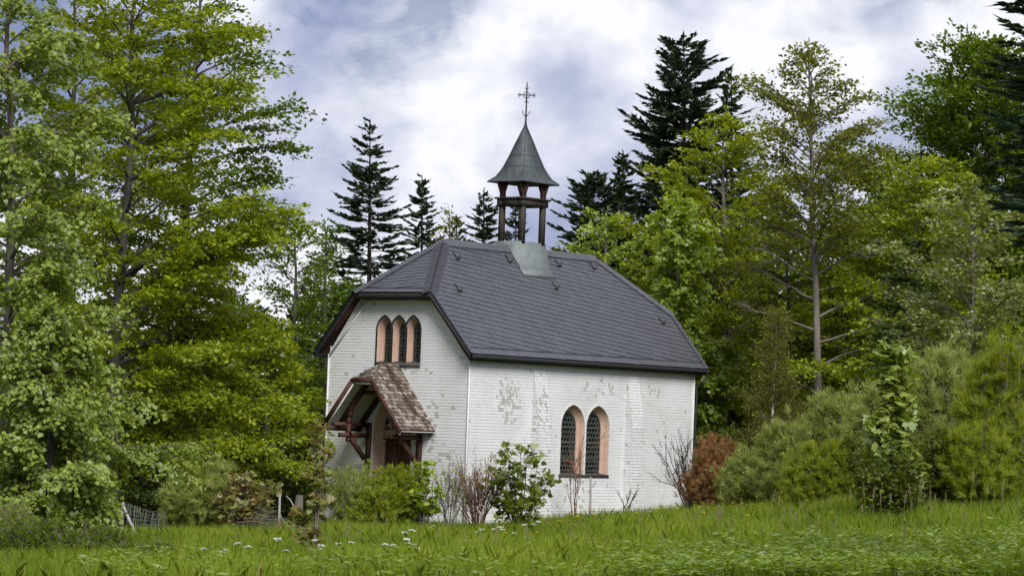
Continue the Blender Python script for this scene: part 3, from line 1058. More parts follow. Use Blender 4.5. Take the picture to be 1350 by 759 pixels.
for sx, nm in ((-1, 'door_leaf'), (1, 'door_leaf')):
    d = MB()
    cx = DX + sx * .287
    d.box((cx, DD + .09, 1.42), (.57, .06, 2.46))
    for (zc, hh) in ((.62, .6), (1.95, 1.1)):
        for ex in (-1, 1):
            d.box((cx + ex * .2, DD + .05, zc), (.045, .03, hh + .045))
        for ez in (-1, 1):
            d.box((cx, DD + .051, zc + ez * hh / 2), (.40, .03, .045))
        d.box((cx, DD + .055, zc), (.30, .03, hh - .16))
    d.ring((cx, DD + .045, 2.1), .13, .02, sy=1.45, n=22)
    d.ring((cx, DD + .045, 2.1), .07, .016, sy=1.45, n=18)
    d.box((cx, DD + .045, .62), (.18, .03, .3))
    if sx > 0:
        d.box((DX, DD + .045, 1.42), (.06, .04, 2.4))
    leaf = d.build('door', M['door'], chapel)
    if sx > 0:
        h = MB()
        h.tube([(DX + .05, DD + .03, 1.35), (DX + .05, DD - .03, 1.35), (DX + .14, DD - .035, 1.35)], .014, 6)
        h.build('door_handle', M['iron'], leaf)
st = MB()
st.box((0, -.55, -.15), (2.2, 1.1, .5))
st.box((0, -.28, .12), (1.9, .55, .2))
st.build('door_step', M['sill'], chapel)

# porch roof ------------------------------------------------------------
PE, PX = 1.63, 1.58            # projection, half width at the eave
PZ, PSL = 2.93, 1.266           # eave height, slope
PR = PZ + PX * PSL             # ridge
PH, PHX = 4.44, (PR - 4.44) / 1.266
pc, ps = 1 / math.hypot(1, PSL), PSL / math.hypot(1, PSL)
pr_ = MB()
psl = PX / pc
for sx in (1, -1):
    O = (sx * PX, 0, PZ)
    Vd, Nn = (-sx * pc, 0, ps), (sx * ps, 0, pc)
    vh = (PX - PHX) / pc
    poly = [(-PE, 0), (-.015, 0), (-.015, psl), (-.80, psl), (-PE, vh)]
    if sx < 0:
        poly = poly
    cover_plane(pr_, poly, O, (0, 1, 0), Vd, Nn, .135, .115, .03, 81 + sx, gap=.006, wj=.35, vj=.12,
                tint=lambda c, r: (r.random() * .35 if (abs(c[0] + .55 + (c[1] - 1.2) * .1) < .1 and c[1] > .5) else .22 + .62 * r.random()))
lh = math.hypot(PE - .80, PR - PH)
cover_plane(pr_, [(-PHX, 0), (PHX, 0), (0, lh)], (0, -PE, PH), (1, 0, 0), (0, (PE - .8) / lh, (PR - PH) / lh), (0, -(PR - PH) / lh, (PE - .8) / lh), .13, .115, .03, 91, gap=.006, wj=.35, vj=.12)
porch = pr_.build('porch', M['porch'], chapel)
uw = MB()
Vp = np.array([(0, -.8, PR), (0, -.015, PR), (PX, -PE, PZ), (PHX, -PE, PH), (-PHX, -PE, PH), (-PX, -PE, PZ), (PX, -.015, PZ), (-PX, -.015, PZ)]) - np.array([0, 0, .045])
uw.mesh(Vp, [(0, 3, 2, 6, 1), (0, 1, 7, 5, 4), (0, 4, 3)])
uw.build('porch_soffit', M['whitewood'], porch)
un = MB()
un.mesh(Vp + np.array([0, 0, .028]), [(0, 3, 2, 6, 1), (0, 1, 7, 5, 4), (0, 4, 3)])
un.build('porch_underlay', M['redwood'], porch)
tb = MB()
for sx in (1, -1):
    dn_ = np.array([0, 0, -.10])
    E0, E1 = np.array([sx * (PX + .02), -PE - .012, PZ - .02]), np.array([sx * PHX, -PE - .012, PH - .01])
    tb.beam(E0 + dn_ * .5, E1 + dn_ * .5, .05, .13, upv=(0, 0, 1))                        # barge rafter
    for yy in (-1.02, -.07):                                                              # truss rafters
        tb.beam((sx * (PX - .06), yy, PZ - .06), (sx * .03, yy, PR - .26), .13, .13, upv=(0, 0, 1))
    tb.beam((sx * 1.13, -PE + .03, PZ + .11), (sx * 1.13, -.02, PZ + .11), .13, .13)      # eave purlin
    tb.beam((sx * 1.02, -1.42, 2.72), (sx * 1.02, -.02, 2.72), .12, .14)                   # bracket beam
    tb.box((sx * 1.02, -.075, 2.36), (.15, .125, 1.52))                                    # wall post
    tb.beam((sx * 1.02, -.10, 1.86), (sx * 1.02, -.98, 2.70), .11, .12, upv=(1, 0, 0))     # strut
    tb.box((sx * 1.02, -1.02, 2.86), (.15, .13, .42))                                      # hanging post
    tb.box((sx * 1.02, -1.02, 2.58), (.11, .11, .14))
    arc = [(sx * (1.02 - .9 * (1 - math.cos(q)) * .62), -1.02, 2.95 + 1.05 * math.sin(q)) for q in np.linspace(.1, 1.45, 8)]
    for a_, b_ in zip(arc[:-1], arc[1:]):
        tb.beam(a_, b_, .10, .11, upv=(0, 1, 0))
    tb.beam((sx * 1.4, -PE + .06, PZ - .05), (sx * 1.4, -.03, PZ - .05), .06, .09)         # eave board
tb.box((0, -1.02, 4.03), (.9, .10, .12))
tb.beam((-PHX - .03, -PE - .02, PH - .05), (PHX + .03, -PE - .02, PH - .05), .05, .10)
tb.build('porch_timber', M['redwood'], porch)
wf = MB()
for sx in (1, -1):
    E0, E1 = np.array([sx * (PX - .03), -PE + .03, PZ - .13]), np.array([sx * (PHX - .02), -PE + .03, PH - .12])
    wf.beam(E0, E1, .03, .09, upv=(0, 0, 1))
wf.beam((-PHX, -PE + .03, PH - .14), (PHX, -PE + .03, PH - .14), .03, .08)
wf.build('porch_fascia', M['whitewood'], porch)

#@@VEG
# ------------------------------------------------------------------ vegetation generators
RH = np.array([(0, 0), (.45, .5), (1, 0), (.45, -.5)])
OV6 = np.array([(0, 0), (.28, .42), (.65, .42), (1, 0), (.65, -.42), (.28, -.42)])
MAPLE = np.array([(0, 0), (.10, .42), (.34, .56), (.42, .30), (.70, .34), (.72, .14), (1, 0), (.72, -.14), (.70, -.34), (.42, -.30), (.34, -.56), (.10, -.42)])


def unit(a):
    return a / (np.linalg.norm(a, axis=-1, keepdims=True) + 1e-9)


def add_leaves(mb, rg, C, axis, normal, length, width, tint, shape=RH, cup=0.0):
    """one flat leaf per row of C; axis and normal per row"""
    n = len(C)
    if n == 0:
        return
    ax = unit(axis)
    side = unit(np.cross(normal, ax))
    nr = np.cross(ax, side)
    length = np.broadcast_to(np.asarray(length, float), (n,))
    width = np.broadcast_to(np.asarray(width, float), (n,))
    k = len(shape)
    u = shape[:, 0][None, :, None] - .5
    v = shape[:, 1][None, :, None]
    V = C[:, None] + ax[:, None] * u * length[:, None, None] + side[:, None] * v * width[:, None, None]
    if cup:
        V = V - nr[:, None] * (np.abs(v) * cup * width[:, None, None] + (shape[:, 0][None, :, None] ** 2) * cup * .6 * length[:, None, None])
    mb.quads(V.reshape(-1, 3), k, tint=np.asarray(tint))


def spray_leaves(mb, rg, S, D, m, leaf, spread, flat, up_j, shape=RH, cup=0.0, droop=0.0, clump=.5, size_j=.45):
    """S spray centres, D spray directions: m leaves about each, lying in flat sprays"""
    S, D = np.asarray(S, float), unit(np.asarray(D, float))
    n = len(S)
    up_ = np.array([0, 0, 1.])
    sd_ = unit(np.cross(D, up_) + 1e-6)
    un_ = np.cross(sd_, D)
    un_ = unit(un_ + .45 * rg.normal(size=(n, 3)))
    sd_ = unit(np.cross(D, un_))
    st = rg.random(n)
    i = np.repeat(np.arange(n), m)
    t = rg.uniform(-1, 1, n * m)
    s = rg.uniform(-1, 1, n * m) * (1 - .35 * np.abs(t))
    C = S[i] + D[i] * (t * spread)[:, None] + sd_[i] * (s * spread * .75)[:, None] + un_[i] * (rg.normal(size=n * m) * flat)[:, None]
    C[:, 2] -= droop * (t * t + s * s) * spread
    ang = s * 1.0 + rg.normal(size=n * m) * .5
    ax = D[i] * np.cos(ang)[:, None] + sd_[i] * np.sin(ang)[:, None] + rg.normal(size=(n * m, 3)) * .25
    ax[:, 2] -= droop * .5
    nr = un_[i] + rg.normal(size=(n * m, 3)) * up_j
    sz = 1 + size_j * rg.uniform(-1, 1, n * m)
    tint = np.clip(clump * st[i] + (1 - clump) * rg.random(n * m), 0, 1)
    add_leaves(mb, rg, C, ax, nr, leaf[0] * sz, leaf[1] * sz, tint, shape, cup)


def rise(p, az, el0, el1, L_, k=6, wob=.12, rg=None):
    """a limb path from p that leaves at elevation el0 and ends at el1"""
    pts = [np.array(p, float)]
    a = az
    for q in range(1, k):
        f = q / (k - 1)
        e = el0 + (el1 - el0) * f
        a += rg.normal() * wob
        e += rg.normal() * wob * .6
        pts.append(pts[-1] + L_ / (k - 1) * np.array([math.cos(a) * math.cos(e), math.sin(a) * math.cos(e), math.sin(e)]))
    return np.array(pts)


def along(P, f):
    k = len(P) - 1
    x = min(max(f, 0), .9999) * k
    i = int(x)
    return P[i] + (P[i + 1] - P[i]) * (x - i), P[i + 1] - P[i]


PROF = dict(
    egg=lambda t: (.75 + .9 * t) * (1 - t) ** .55 if t > .0 else .75,
    dome=lambda t: math.sqrt(max(0, 1 - (t * .97) ** 2.4)),
    cone=lambda t: (1 - t) ** .75 + .06,
    column=lambda t: min(1, .55 + 2 * t) * (1 - t ** 3) ** .8,
    wide_top=lambda t: (.45 + .75 * t) * (1 - t ** 4) ** .7,
)


def broadleaf(name, label, px, py_top, d, R, mat, bark, base=.12, prof='egg', nl=60, el=(.35, 1.0), flatten=.3, sub=9, spray_step=.34, m=12, leaf=(.15, .085),
              spread=.38, flat=.06, up_j=.55, shape=RH, cup=0.0, droop=0.0, trunk_r=None, seed=1, group=None, extra=(), cat='tree', wob=.04, keep=None, bare=(), px_base=None,
              irr=.32, twig_mat=None, fine=.85, leaf_from=.25, clump=.5, name_crown='crown', top_frac=.97, gap=0.0, zadj=0.0):
    rg = np.random.default_rng(seed)
    R, m, sub = R * 1.12, int(m * 1.6), int(sub * 1.35)
    leaf, spread = (leaf[0] * fine * 1.12, leaf[1] * fine * 1.2), spread * 1.22
    m = int(m / fine ** 1.7)
    P = pos(px, py_top, d)
    B = pos(px_base if px_base is not None else px, 600, d)
    bx, by = B.x, B.y
    bz = gz(bx, by) - .12 + zadj
    H = P.z - bz
    root = thing(name, label, cat, (bx, by, bz), 0, group)
    wood, crown = MB(), MB()
    trunk_mb = wood
    ph_ = rg.uniform(0, 6.28, 4)
    k = 12
    zt = np.linspace(0, H * top_frac, k)
    wobx = np.cumsum(rg.normal(size=k)) * wob * H / k
    woby = np.cumsum(rg.normal(size=k)) * wob * H / k
    tx = (P.x - bx) * (zt / H) + wobx - wobx[0] - (wobx[-1] - wobx[0]) * zt / zt[-1]
    ty = woby - woby[0]
    T = np.stack([tx, ty, zt], 1)
    r0 = (trunk_r or .011 * H + .02) * .85
    wood.tube(T, r0 * (1 - zt / H) ** .8 + .012 + r0 * .5 * np.exp(-zt / (.03 * H)), 8)
    S, D = [], []
    if twig_mat:
        wood = MB()

    def limb(p, az, L_, e0, e1, bare_limb=False, rscale=1.0, nsub=None):
        Q = rise(p, az, e0, e1, L_, 7, .13, rg)
        wood.tube(Q, np.linspace(.013 * L_ + .012, .006, 7) * rscale, 5)
        if bare_limb:
            for _ in range(int(4 + L_ * 2)):
                c, dd = along(Q, rg.uniform(.3, 1))
                a = math.atan2(dd[1], dd[0]) + rg.choice([-1, 1]) * rg.uniform(.4, 1.2)
                l = rg.uniform(.25, .5) * L_ * .7
                q = rise(c, a, rg.uniform(-.3, .6), rg.uniform(-.4, .5), l, 5, .3, rg)
                wood.tube(q, np.linspace(.012 + .006 * l, .005, 5), 4)
                for _ in range(3):
                    c2, d2 = along(q, rg.uniform(.3, 1))
                    q2 = rise(c2, a + rg.normal() * .8, rg.uniform(-.4, .6), rg.uniform(-.3, .5), l * .5, 4, .3, rg)
                    wood.tube(q2, np.linspace(.008, .004, 4), 3)
            return
        ns = nsub or max(3, int(sub * (L_ / R) ** .8))
        for q in range(ns):
            f = leaf_from + (1 - leaf_from) * (q + rg.random()) / ns
            c, dd = along(Q, f)
            a = math.atan2(dd[1], dd[0]) + (1 if q % 2 else -1) * rg.uniform(.45, 1.15)
            l = L_ * rg.uniform(.28, .5) * (1.15 - .6 * f) + .22
            e = math.asin(max(-1, min(1, dd[2] / (np.linalg.norm(dd) + 1e-9)))) * .6 + rg.normal() * .12
            q2 = rise(c, a, e, e - .25 - droop, l, 4, .1, rg)
            wood.tube(q2, np.linspace(.007 + .005 * l, .004, 4), 3)
            if rg.random() < gap:
                continue
            nsp = max(1, int(l / spray_step))
            for w in range(nsp):
                c2, d2 = along(q2, (w + .7) / nsp)
                S.append(c2)
                D.append(d2)
        for f in (.72, .86, 1.0):
            c, dd = along(Q, f)
            S.append(c)
            D.append(dd)

    pf = PROF[prof] if isinstance(prof, str) else prof
    for i in range(nl):
        t = ((i + rg.random()) / nl) ** 1.0
        h = (base + (top_frac - base) * t) * H
        x = np.array([np.interp(h, zt, T[:, 0]), np.interp(h, zt, T[:, 1]), h])
        az = i * 2.39996 + rg.normal() * .35
        L_ = R * max(.12, pf(t)) * rg.uniform(.72, 1.18)
        L_ *= 1 + irr * (math.sin(2 * az + ph_[0] + 9 * t) * .6 + math.sin(3 * az + ph_[1] - 21 * t) * .6 + math.sin(37 * t + ph_[2]) * .4)
        if keep and not keep(az, t, rg):
            continue
        e0 = el[0] + (el[1] - el[0]) * t + rg.normal() * .10
        # the limb starts lower than where its foliage should sit
        x[2] = max(.05 * H, x[2] - math.sin(e0) * L_ * .45)
        x[0], x[1] = np.interp(x[2], zt, T[:, 0]), np.interp(x[2], zt, T[:, 1])
        limb(x, az, L_, e0, e0 * flatten)
    S.append(T[-1])
    D.append(np.array([.1, .1, 1]))
    for (h, az, L_, e0, e1) in extra:
        x = np.array([np.interp(h, zt, T[:, 0]), np.interp(h, zt, T[:, 1]), h])
        limb(x, az, L_, e0, e1, rscale=1.7, nsub=int(sub * 1.6))
    for (h, az, L_, e0, e1) in bare:
        x = np.array([np.interp(h, zt, T[:, 0]), np.interp(h, zt, T[:, 1]), h])
        limb(x, az, L_, e0, e1, True)
    spray_leaves(crown, rg, S, D, m, leaf, spread, flat, up_j, shape, cup, droop, clump)
    trunk_mb.build('trunk', bark, root, True)
    crown.build(name_crown, mat, root)
    if twig_mat:
        wood.build('branches', twig_mat, root)
    return root


def conifer(name, label, px, py_top, d, R, mat, seed=1, group=None, base=.06, step=.42, nb=6, dens=1.0, pw=.85, up_tip=.25, tw=.10, sparse=0.0, px_base=None, R_min=.25, zadj=0):
    rg = np.random.default_rng(seed)
    R, dens, tw, step = R * 1.55, dens * 1.9, tw * 1.45, step * .84
    P = pos(px, py_top, d)
    B = pos(px_base if px_base is not None else px, 600, d)
    bz = gz(B.x, B.y) - .15 + zadj
    H = P.z - bz
    root = thing(name, label, 'tree', (B.x, B.y, bz), 0, group)
    wood, crown = MB(), MB()
    k = 8
    zt = np.linspace(0, H, k)
    T = np.stack([(P.x - B.x) * zt / H, 0 * zt, zt], 1)
    wood.tube(T, .013 * H * (1 - zt / H) + .012, 7)
    C, A, Nn, Ln, Wd, Ti = [], [], [], [], [], []
    h = base * H
    while h < H * .985:
        t = h / H
        n = nb if t < .85 else max(4, nb - 1)
        az0 = rg.random() * 6.28
        for b in range(n):
            if rg.random() < sparse:
                continue
            az = az0 + b * 6.283 / n + rg.normal() * .35
            L_ = (R * (1 - t) ** pw + R_min * (1 - t) ** .3) * rg.choice([rg.uniform(.45, .8), rg.uniform(.8, 1.18)])
            e0 = -.26 + .58 * t * t + rg.normal() * .16
            Q = rise((np.interp(h, zt, T[:, 0]), 0, h + rg.normal() * step * .25), az, e0, e0 + up_tip * .6 + .12 * (1 - t), L_, 6, .05, rg)
            wood.tube(Q, np.linspace(.010 * L_ + .008, .004, 6), 3)
            nt_ = int((L_ / .085) * dens) + 3
            f = rg.uniform(.12, 1, nt_) ** .85
            idx = np.minimum((f * 5).astype(int), 4)
            c = Q[idx] + (Q[idx + 1] - Q[idx]) * (f * 5 - idx)[:, None]
            dd = unit(Q[idx + 1] - Q[idx])
            sdv = unit(np.cross(dd, np.array([0, 0, 1.])))
            sg = rg.choice([-1., 1.], nt_)
            ln = np.clip((1.05 - f) * L_ * .42 + .16, .14, .95) * rg.uniform(.6, 1.15, nt_)
            ang = rg.uniform(.5, 1.1, nt_)
            ax = dd * np.cos(ang)[:, None] + sdv * (sg * np.sin(ang))[:, None]
            ax[:, 2] += rg.normal(size=nt_) * .10 - .14 * (1 - t)
            br = rg.random()
            # two crossed needle blades a twig
            for roll_ in (0, 1):
                nr = np.array([0, 0, 1.]) + rg.normal(size=(nt_, 3)) * .45 if roll_ == 0 else sdv * 1.0 + dd * .5 + rg.normal(size=(nt_, 3)) * .3
                C.append(c + ax * (ln * .5)[:, None])
                A.append(ax)
                Nn.append(nr)
                Ln.append(ln * (1 if roll_ == 0 else .9))
                Wd.append(np.full(nt_, tw) * rg.uniform(.7, 1.4, nt_) * (1 if roll_ == 0 else .6))
                Ti.append(np.clip(.5 * br + .5 * rg.random(nt_), 0, 1))
            # tip
            C.append(Q[-1:] + unit(dd[-1:]) * .08)
            A.append(Q[-1:] - Q[-2:-1])
            Nn.append(np.array([[0, .1, 1.]]))
            Ln.append(np.array([.4]))
            Wd.append(np.array([tw]))
            Ti.append(np.array([.8]))
        h += step * rg.uniform(.55, 1.4) * (1 - .35 * t)
    # leader
    for q in range(8):
        C.append(np.array([[T[-1, 0], 0, H - .1 * q]]))
        a = rg.random() * 6.28
        A.append(np.array([[math.cos(a) * .35, math.sin(a) * .35, 1.]]))
        Nn.append(np.array([[math.sin(a), -math.cos(a), .2]]))
        Ln.append(np.array([.35]))
        Wd.append(np.array([.06]))
        Ti.append(np.array([.6]))
    add_leaves(crown, rg, np.concatenate(C), np.concatenate(A), np.concatenate(Nn), np.concatenate(Ln), np.concatenate(Wd), np.concatenate(Ti), OV6 if False else RH)
    wood.build('trunk', M['bark_dark'], root, True)
    crown.build('crown', mat, root)
    return root


def broom(name, label, px, py_top, py_bot, d, Rpx, mat, twig, seed=1, n_st=90, whips=70, wl=(.22, .5), ww=.020, up_b=.75, dens=1.0, woody=.55, group=None, depth=1.0, cat='shrub', leafy=0, leaf_m=None, lean=(0, 0), up_lo=.1):
    """a bush of many thin upright green whips on woody stems"""
    rg = np.random.default_rng(seed)
    P, Bp = pos(px, py_top, d), pos(px, py_bot, d)
    bz = gz(Bp.x, Bp.y) - .05
    bz = min(bz, Bp.z + .2)
    H = P.z - bz
    R = Rpx / F * d
    root = thing(name, label, cat, (Bp.x, Bp.y, bz), 0, group)
    wood, fol = MB(), MB()
    C, A, Nn, Ln, Ti = [], [], [], [], []
    for i in range(n_st):
        az = rg.random() * 6.283
        rr = math.sqrt(rg.random())
        # aim point on a dome
        zz = rg.uniform(.25, 1.0)
        rad = R * math.sqrt(max(.05, 1 - (zz * .93) ** 2.2)) * rg.uniform(.5, 1.0)
        tip = np.array([math.cos(az) * rad + lean[0], math.sin(az) * rad * depth + lean[1], H * zz * rg.uniform(.88, 1.0)])
        b = np.array([math.cos(az) * R * .28 * rr, math.sin(az) * R * .28 * rr * depth, 0])
        mid = b * .5 + tip * .5 + np.array([math.cos(az) * R * .08, math.sin(az) * R * .08, H * .05]) + rg.normal(size=3) * .06 * R
        q = np.stack([b, b * .56 + mid * .38 + tip * .06 + rg.normal(size=3) * .03, mid, mid * .4 + tip * .6 + rg.normal(size=3) * .04, tip])
        wood.tube(q, np.linspace(.016 + .004 * H, .005, 5), 4, tint=rg.random())
        br = rg.random()
        ntf = 10
        f = woody + (1 - woody) * rg.random(ntf) ** .7
        idx = np.minimum((f * 4).astype(int), 3)
        c = q[idx] + (q[idx + 1] - q[idx]) * (f * 4 - idx)[:, None] + rg.normal(size=(ntf, 3)) * np.array([.13, .13, .09]) * (R / 1.0) ** .5
        out = unit((c - np.array([0, 0, H * .2])) * np.array([1, 1, .35]))
        ax = unit(out * (1.15 - up_b) + np.array([0, 0, up_b]) + rg.normal(size=(ntf, 3)) * .5)
        nw = int(.34 * whips * dens * rg.uniform(.7, 1.3)) + 4
        it = np.repeat(np.arange(ntf), nw)
        tb_ = rg.random(ntf)
        ln = rg.uniform(*wl, ntf * nw) * .5
        axw = unit(ax[it] + rg.normal(size=(ntf * nw, 3)) * .36)
        C.append(c[it] + axw * (ln * rg.uniform(.2, .9, ntf * nw))[:, None] + rg.normal(size=(ntf * nw, 3)) * .02)
        A.append(axw)
        Nn.append(out[it] * 1.0 + np.array([0, 0, .55]) + rg.normal(size=(ntf * nw, 3)) * .45)
        Ln.append(ln)
        Ti.append(np.clip(.2 * br + .35 * tb_[it] + .45 * rg.random(ntf * nw), 0, 1))
        for _ in range(4):
            c0, dd = along(q, rg.uniform(.35, .95))
            e = c0 + unit(dd + rg.normal(size=3) * .6 * np.linalg.norm(dd)) * rg.uniform(.2, .55) * (.5 + .3 * R)
            wood.tube(np.stack([c0, (c0 + e) / 2 + rg.normal(size=3) * .03, e]), [.007, .006, .004], 3, tint=rg.random())
    C, A, Nn, Ln, Ti = [np.concatenate(v) for v in (C, A, Nn, Ln, Ti)]
    add_leaves(fol, rg, C, A, Nn, Ln, ww * .62, Ti, RH)
    wood.build('stems', twig, root)
    fo = fol.build('foliage', mat, root)
    if not leafy:
        leafy, leaf_m = len(C) // 9, mat
    if leafy:
        lf = MB()
        j = rg.integers(0, len(C), leafy)
        add_leaves(lf, rg, C[j] + rg.normal(size=(leafy, 3)) * .08, rg.normal(size=(leafy, 3)), np.array([0, 0, 1.]) + rg.normal(size=(leafy, 3)) * .6, .06 * rg.uniform(.6, 1.5, leafy), .035, rg.random(leafy), RH)
        lf.build('leaves', leaf_m, root)
    return root


def leafy_shrub(name, label, px, py_top, py_bot, d, Rpx, mat, twig, seed=1, n_st=14, leaf=(.15, .16), m=7, nspray=9, shape=MAPLE, up_j=.5, lo=.15, cat='shrub', group=None, cup=.18, droop=.25, spread=.22, xs=1.0, stem_r=.014, lean=0.0, keep=None, depth=1.0, clump=.45):
    rg = np.random.default_rng(seed)
    P, Bp = pos(px, py_top, d), pos(px, py_bot, d)
    bz = min(gz(Bp.x, Bp.y) - .05, Bp.z + .25)
    H = P.z - bz
    R = Rpx / F * d
    root = thing(name, label, cat, (Bp.x, Bp.y, bz), 0, group)
    wood, fol = MB(), MB()
    S, D = [], []
    for i in range(n_st):
        az = i * 2.4 + rg.normal() * .4
        zz = 1.0 if i == 0 else rg.uniform(.35, 1.0)
        rad = R * math.sqrt(max(.04, 1 - (zz * .95) ** 2)) * rg.uniform(.6, 1.0) if i else 0
        tip = np.array([math.cos(az) * rad * xs + lean * zz, math.sin(az) * rad * depth, H * zz])
        b = np.array([math.cos(az), math.sin(az) * depth, 0]) * R * .10 * rg.random()
        mid = b * .45 + tip * .55 + np.array([math.cos(az), math.sin(az), 0]) * R * .05 + np.array([0, 0, .04 * H])
        q = np.stack([b, b * .5 + mid * .5 + rg.normal(size=3) * .02, mid, mid * .5 + tip * .5 + rg.normal(size=3) * .03, tip])
        wood.tube(q, np.linspace(stem_r + .004 * H, .005, 5), 5, tint=rg.random())
        for k in range(nspray):
            f = lo + (1 - lo) * (k + rg.random()) / nspray
            c0, dd = along(q, f)
            a = rg.random() * 6.283
            l = rg.uniform(.12, .34) * R * (1.2 - .5 * f) + .05
            e = c0 + np.array([math.cos(a) * l, math.sin(a) * l * depth, l * rg.uniform(.0, .5)])
            wood.tube(np.stack([c0, e]), [.007, .004], 3, tint=rg.random())
            S.append(e)
            D.append(np.array([math.cos(a), math.sin(a), .1]))
        S.append(tip)
        D.append(np.array([math.cos(az), math.sin(az), .3]))
    spray_leaves(fol, rg, S, D, m, leaf, spread, spread * .22, up_j, shape, cup, droop, clump)
    wood.build('stems', twig, root, True)
    fol.build('foliage', mat, root)
    return root


def bare_shrub(name, label, px, py_top, py_bot, d, Rpx, twig, seed=1, n_st=12, lean=0.0, group=None, thick=.014, fork=5, tips=None, upr=.6, tip_n=0, tip_len=(.05, .12)):
    rg = np.random.default_rng(seed)
    P, Bp = pos(px, py_top, d), pos(px, py_bot, d)
    bz = min(gz(Bp.x, Bp.y) - .05, Bp.z + .25)
    H = P.z - bz
    R = Rpx / F * d
    root = thing(name, label, 'shrub', (Bp.x, Bp.y, bz), 0, group)
    wood, fol = MB(), MB()
    E_ = []
    for i in range(n_st):
        az = i * 2.4 + rg.normal() * .3
        zz = rg.uniform(.6, 1)
        rad = R * rg.uniform(.35, 1)
        tip = np.array([math.cos(az) * rad + lean * zz, math.sin(az) * rad, H * zz])
        q = np.stack([np.array([math.cos(az), math.sin(az), 0]) * R * .08, tip * np.array([.3, .3, .35]) + rg.normal(size=3) * .04, tip * np.array([.65, .65, .7]) + rg.normal(size=3) * .05, tip])
        wood.tube(q, np.linspace(thick, .006, 4), 5, tint=rg.random())
        E_.append(tip)
        for k in range(fork):
            c0, dd = along(q, rg.uniform(.3, .98))
            v = unit(unit(dd) * .8 + rg.normal(size=3) * .45 + np.array([0, 0, upr * .5]))
            l = rg.uniform(.18, .42) * H
            q2 = np.stack([c0, c0 + v * l * .5 + rg.normal(size=3) * .02, c0 + v * l + np.array([0, 0, .06 * H])])
            wood.tube(q2, np.linspace(thick * .5, .004, 3), 4, tint=rg.random())
            E_.append(q2[-1])
            for _ in range(4):
                c1, d1 = along(q2, rg.uniform(.3, 1))
                v1 = unit(unit(d1) + rg.normal(size=3) * .5)
                e1 = c1 + v1 * l * rg.uniform(.25, .5)
                wood.tube(np.stack([c1, e1]), [.006, .0035], 3, tint=rg.random())
                E_.append(e1)
    wood.build('stems', twig, root)
    if tips is not None and tip_n:
        E_ = np.array(E_)
        j = rg.integers(0, len(E_), tip_n)
        add_leaves(fol, rg, E_[j] + rg.normal(size=(tip_n, 3)) * .06, rg.normal(size=(tip_n, 3)) + np.array([0, 0, .8]), rg.normal(size=(tip_n, 3)), rg.uniform(*tip_len, tip_n), .035, rg.random(tip_n), RH)
        fol.build('foliage', tips, root)
    return root


def at_px(o, px, d, py_top=None):
    """moves a copy so that it stands at photo column px and depth d, on the ground"""
    B = pos(px, 600, d)
    o.location = (B.x, B.y, gz(B.x, B.y) - .15)
    return o


# ------------------------------------------------------------------ the wood behind
BG = 'dark spruces standing deep in the wood'
protos = []
for i, (px, py, d, R) in enumerate([(25, 395, 128, 2.6), (1010, 335, 126, 2.7), (1240, 285, 132, 2.9)]):
    protos.append(conifer('spruce_tree', 'dark spruce in the depth of the wood behind the nearer trees', px, py, d, R, M['l_spruce'], 900 + i, BG, .02, .50, 7, .62, .8, tw=.15))
rngv = random.Random(17)
for i, (px, py, d) in enumerate([(75, 430, 132), (128, 395, 127), (180, 440, 134), (232, 400, 129), (285, 395, 126), (336, 400, 133), (398, 372, 130), (445, 370, 135), (500, 395, 141), (560, 380, 138), (610, 330, 140), (668, 330, 142),
                                 (745, 320, 134), (800, 345, 128), (850, 340, 138), (905, 350, 132), (955, 360, 128), (1060, 375, 129), (1105, 340, 133), (1150, 330, 127), (1195, 310, 131), (1290, 300, 126), (1335, 280, 131), (1035, 400, 138), (1085, 420, 140), (1130, 430, 141), (5, 440, 136), (980, 420, 139)]):
    p = protos[i % 3]
    c = copy_tree(p)
    at_px(c, px, d)
    ref = [395, 335, 285][i % 3]
    Hp = pos(0, ref, [128, 126, 132][i % 3])
    want = pos(px, py, d).z - c.location.z
    have = max(v.co.z for v in p.children[0].data.vertices)
    s_ = want / have
    c.scale = (max(s_, .75) * rngv.uniform(.9, 1.15),) * 2 + (s_,)
    c.rotation_euler.z = rngv.random() * 6.28

# tall firs against the sky
conifer('fir_tree', 'dark pointed fir rising behind the front gable, tallest left of the turret', 487, 156, 125, 2.8, M['l_fir'], 11, None, .16, .50, 7, 1.0, .72, up_tip=.32, tw=.085, sparse=.06)
conifer('fir_tree', 'slim dark fir just right of the tallest fir behind the front gable', 556, 231, 131, 1.75, M['l_fir'], 12, None, .1, .45, 7, 1.0, .75, up_tip=.3, tw=.085)
conifer('fir_tree', 'short dark fir seen just left of the bell turret posts', 638, 249, 129, 1.8, M['l_fir'], 13, None, .1, .45, 7, 1.0, .7, up_tip=.35, tw=.085)
conifer('fir_tree', 'low dark fir between the slim fir and the short fir left of the turret', 602, 285, 134, 1.6, M['l_fir'], 19, None, .1, .45, 7, 1.0, .7, up_tip=.35, tw=.085)
conifer('fir_tree', 'dark fir rising over the roof just behind the bell turret', 680, 268, 133, 1.6, M['l_fir'], 18, None, .1, .45, 7, 1.0, .7, up_tip=.35, tw=.085)
conifer('fir_tree', 'tallest dark fir, broad and pointed, towering over the right end of the roof', 903, 40, 122, 3.3, M['l_fir'], 14, None, .2, .48, 9, 1.2, .52, up_tip=.4, tw=.085)
conifer('fir_tree', 'narrow dark fir peeking out right of the tallest fir', 966, 90, 131, 1.55, M['l_fir'], 15, None, .2, .45, 7, 1.0, .6, up_tip=.4, tw=.085)
conifer('fir_tree', 'blunt dark fir just right of the bell turret', 783, 226, 118, 2.0, M['l_fir'], 16, None, .1, .42, 8, 1.1, .42, up_tip=.45, tw=.085)
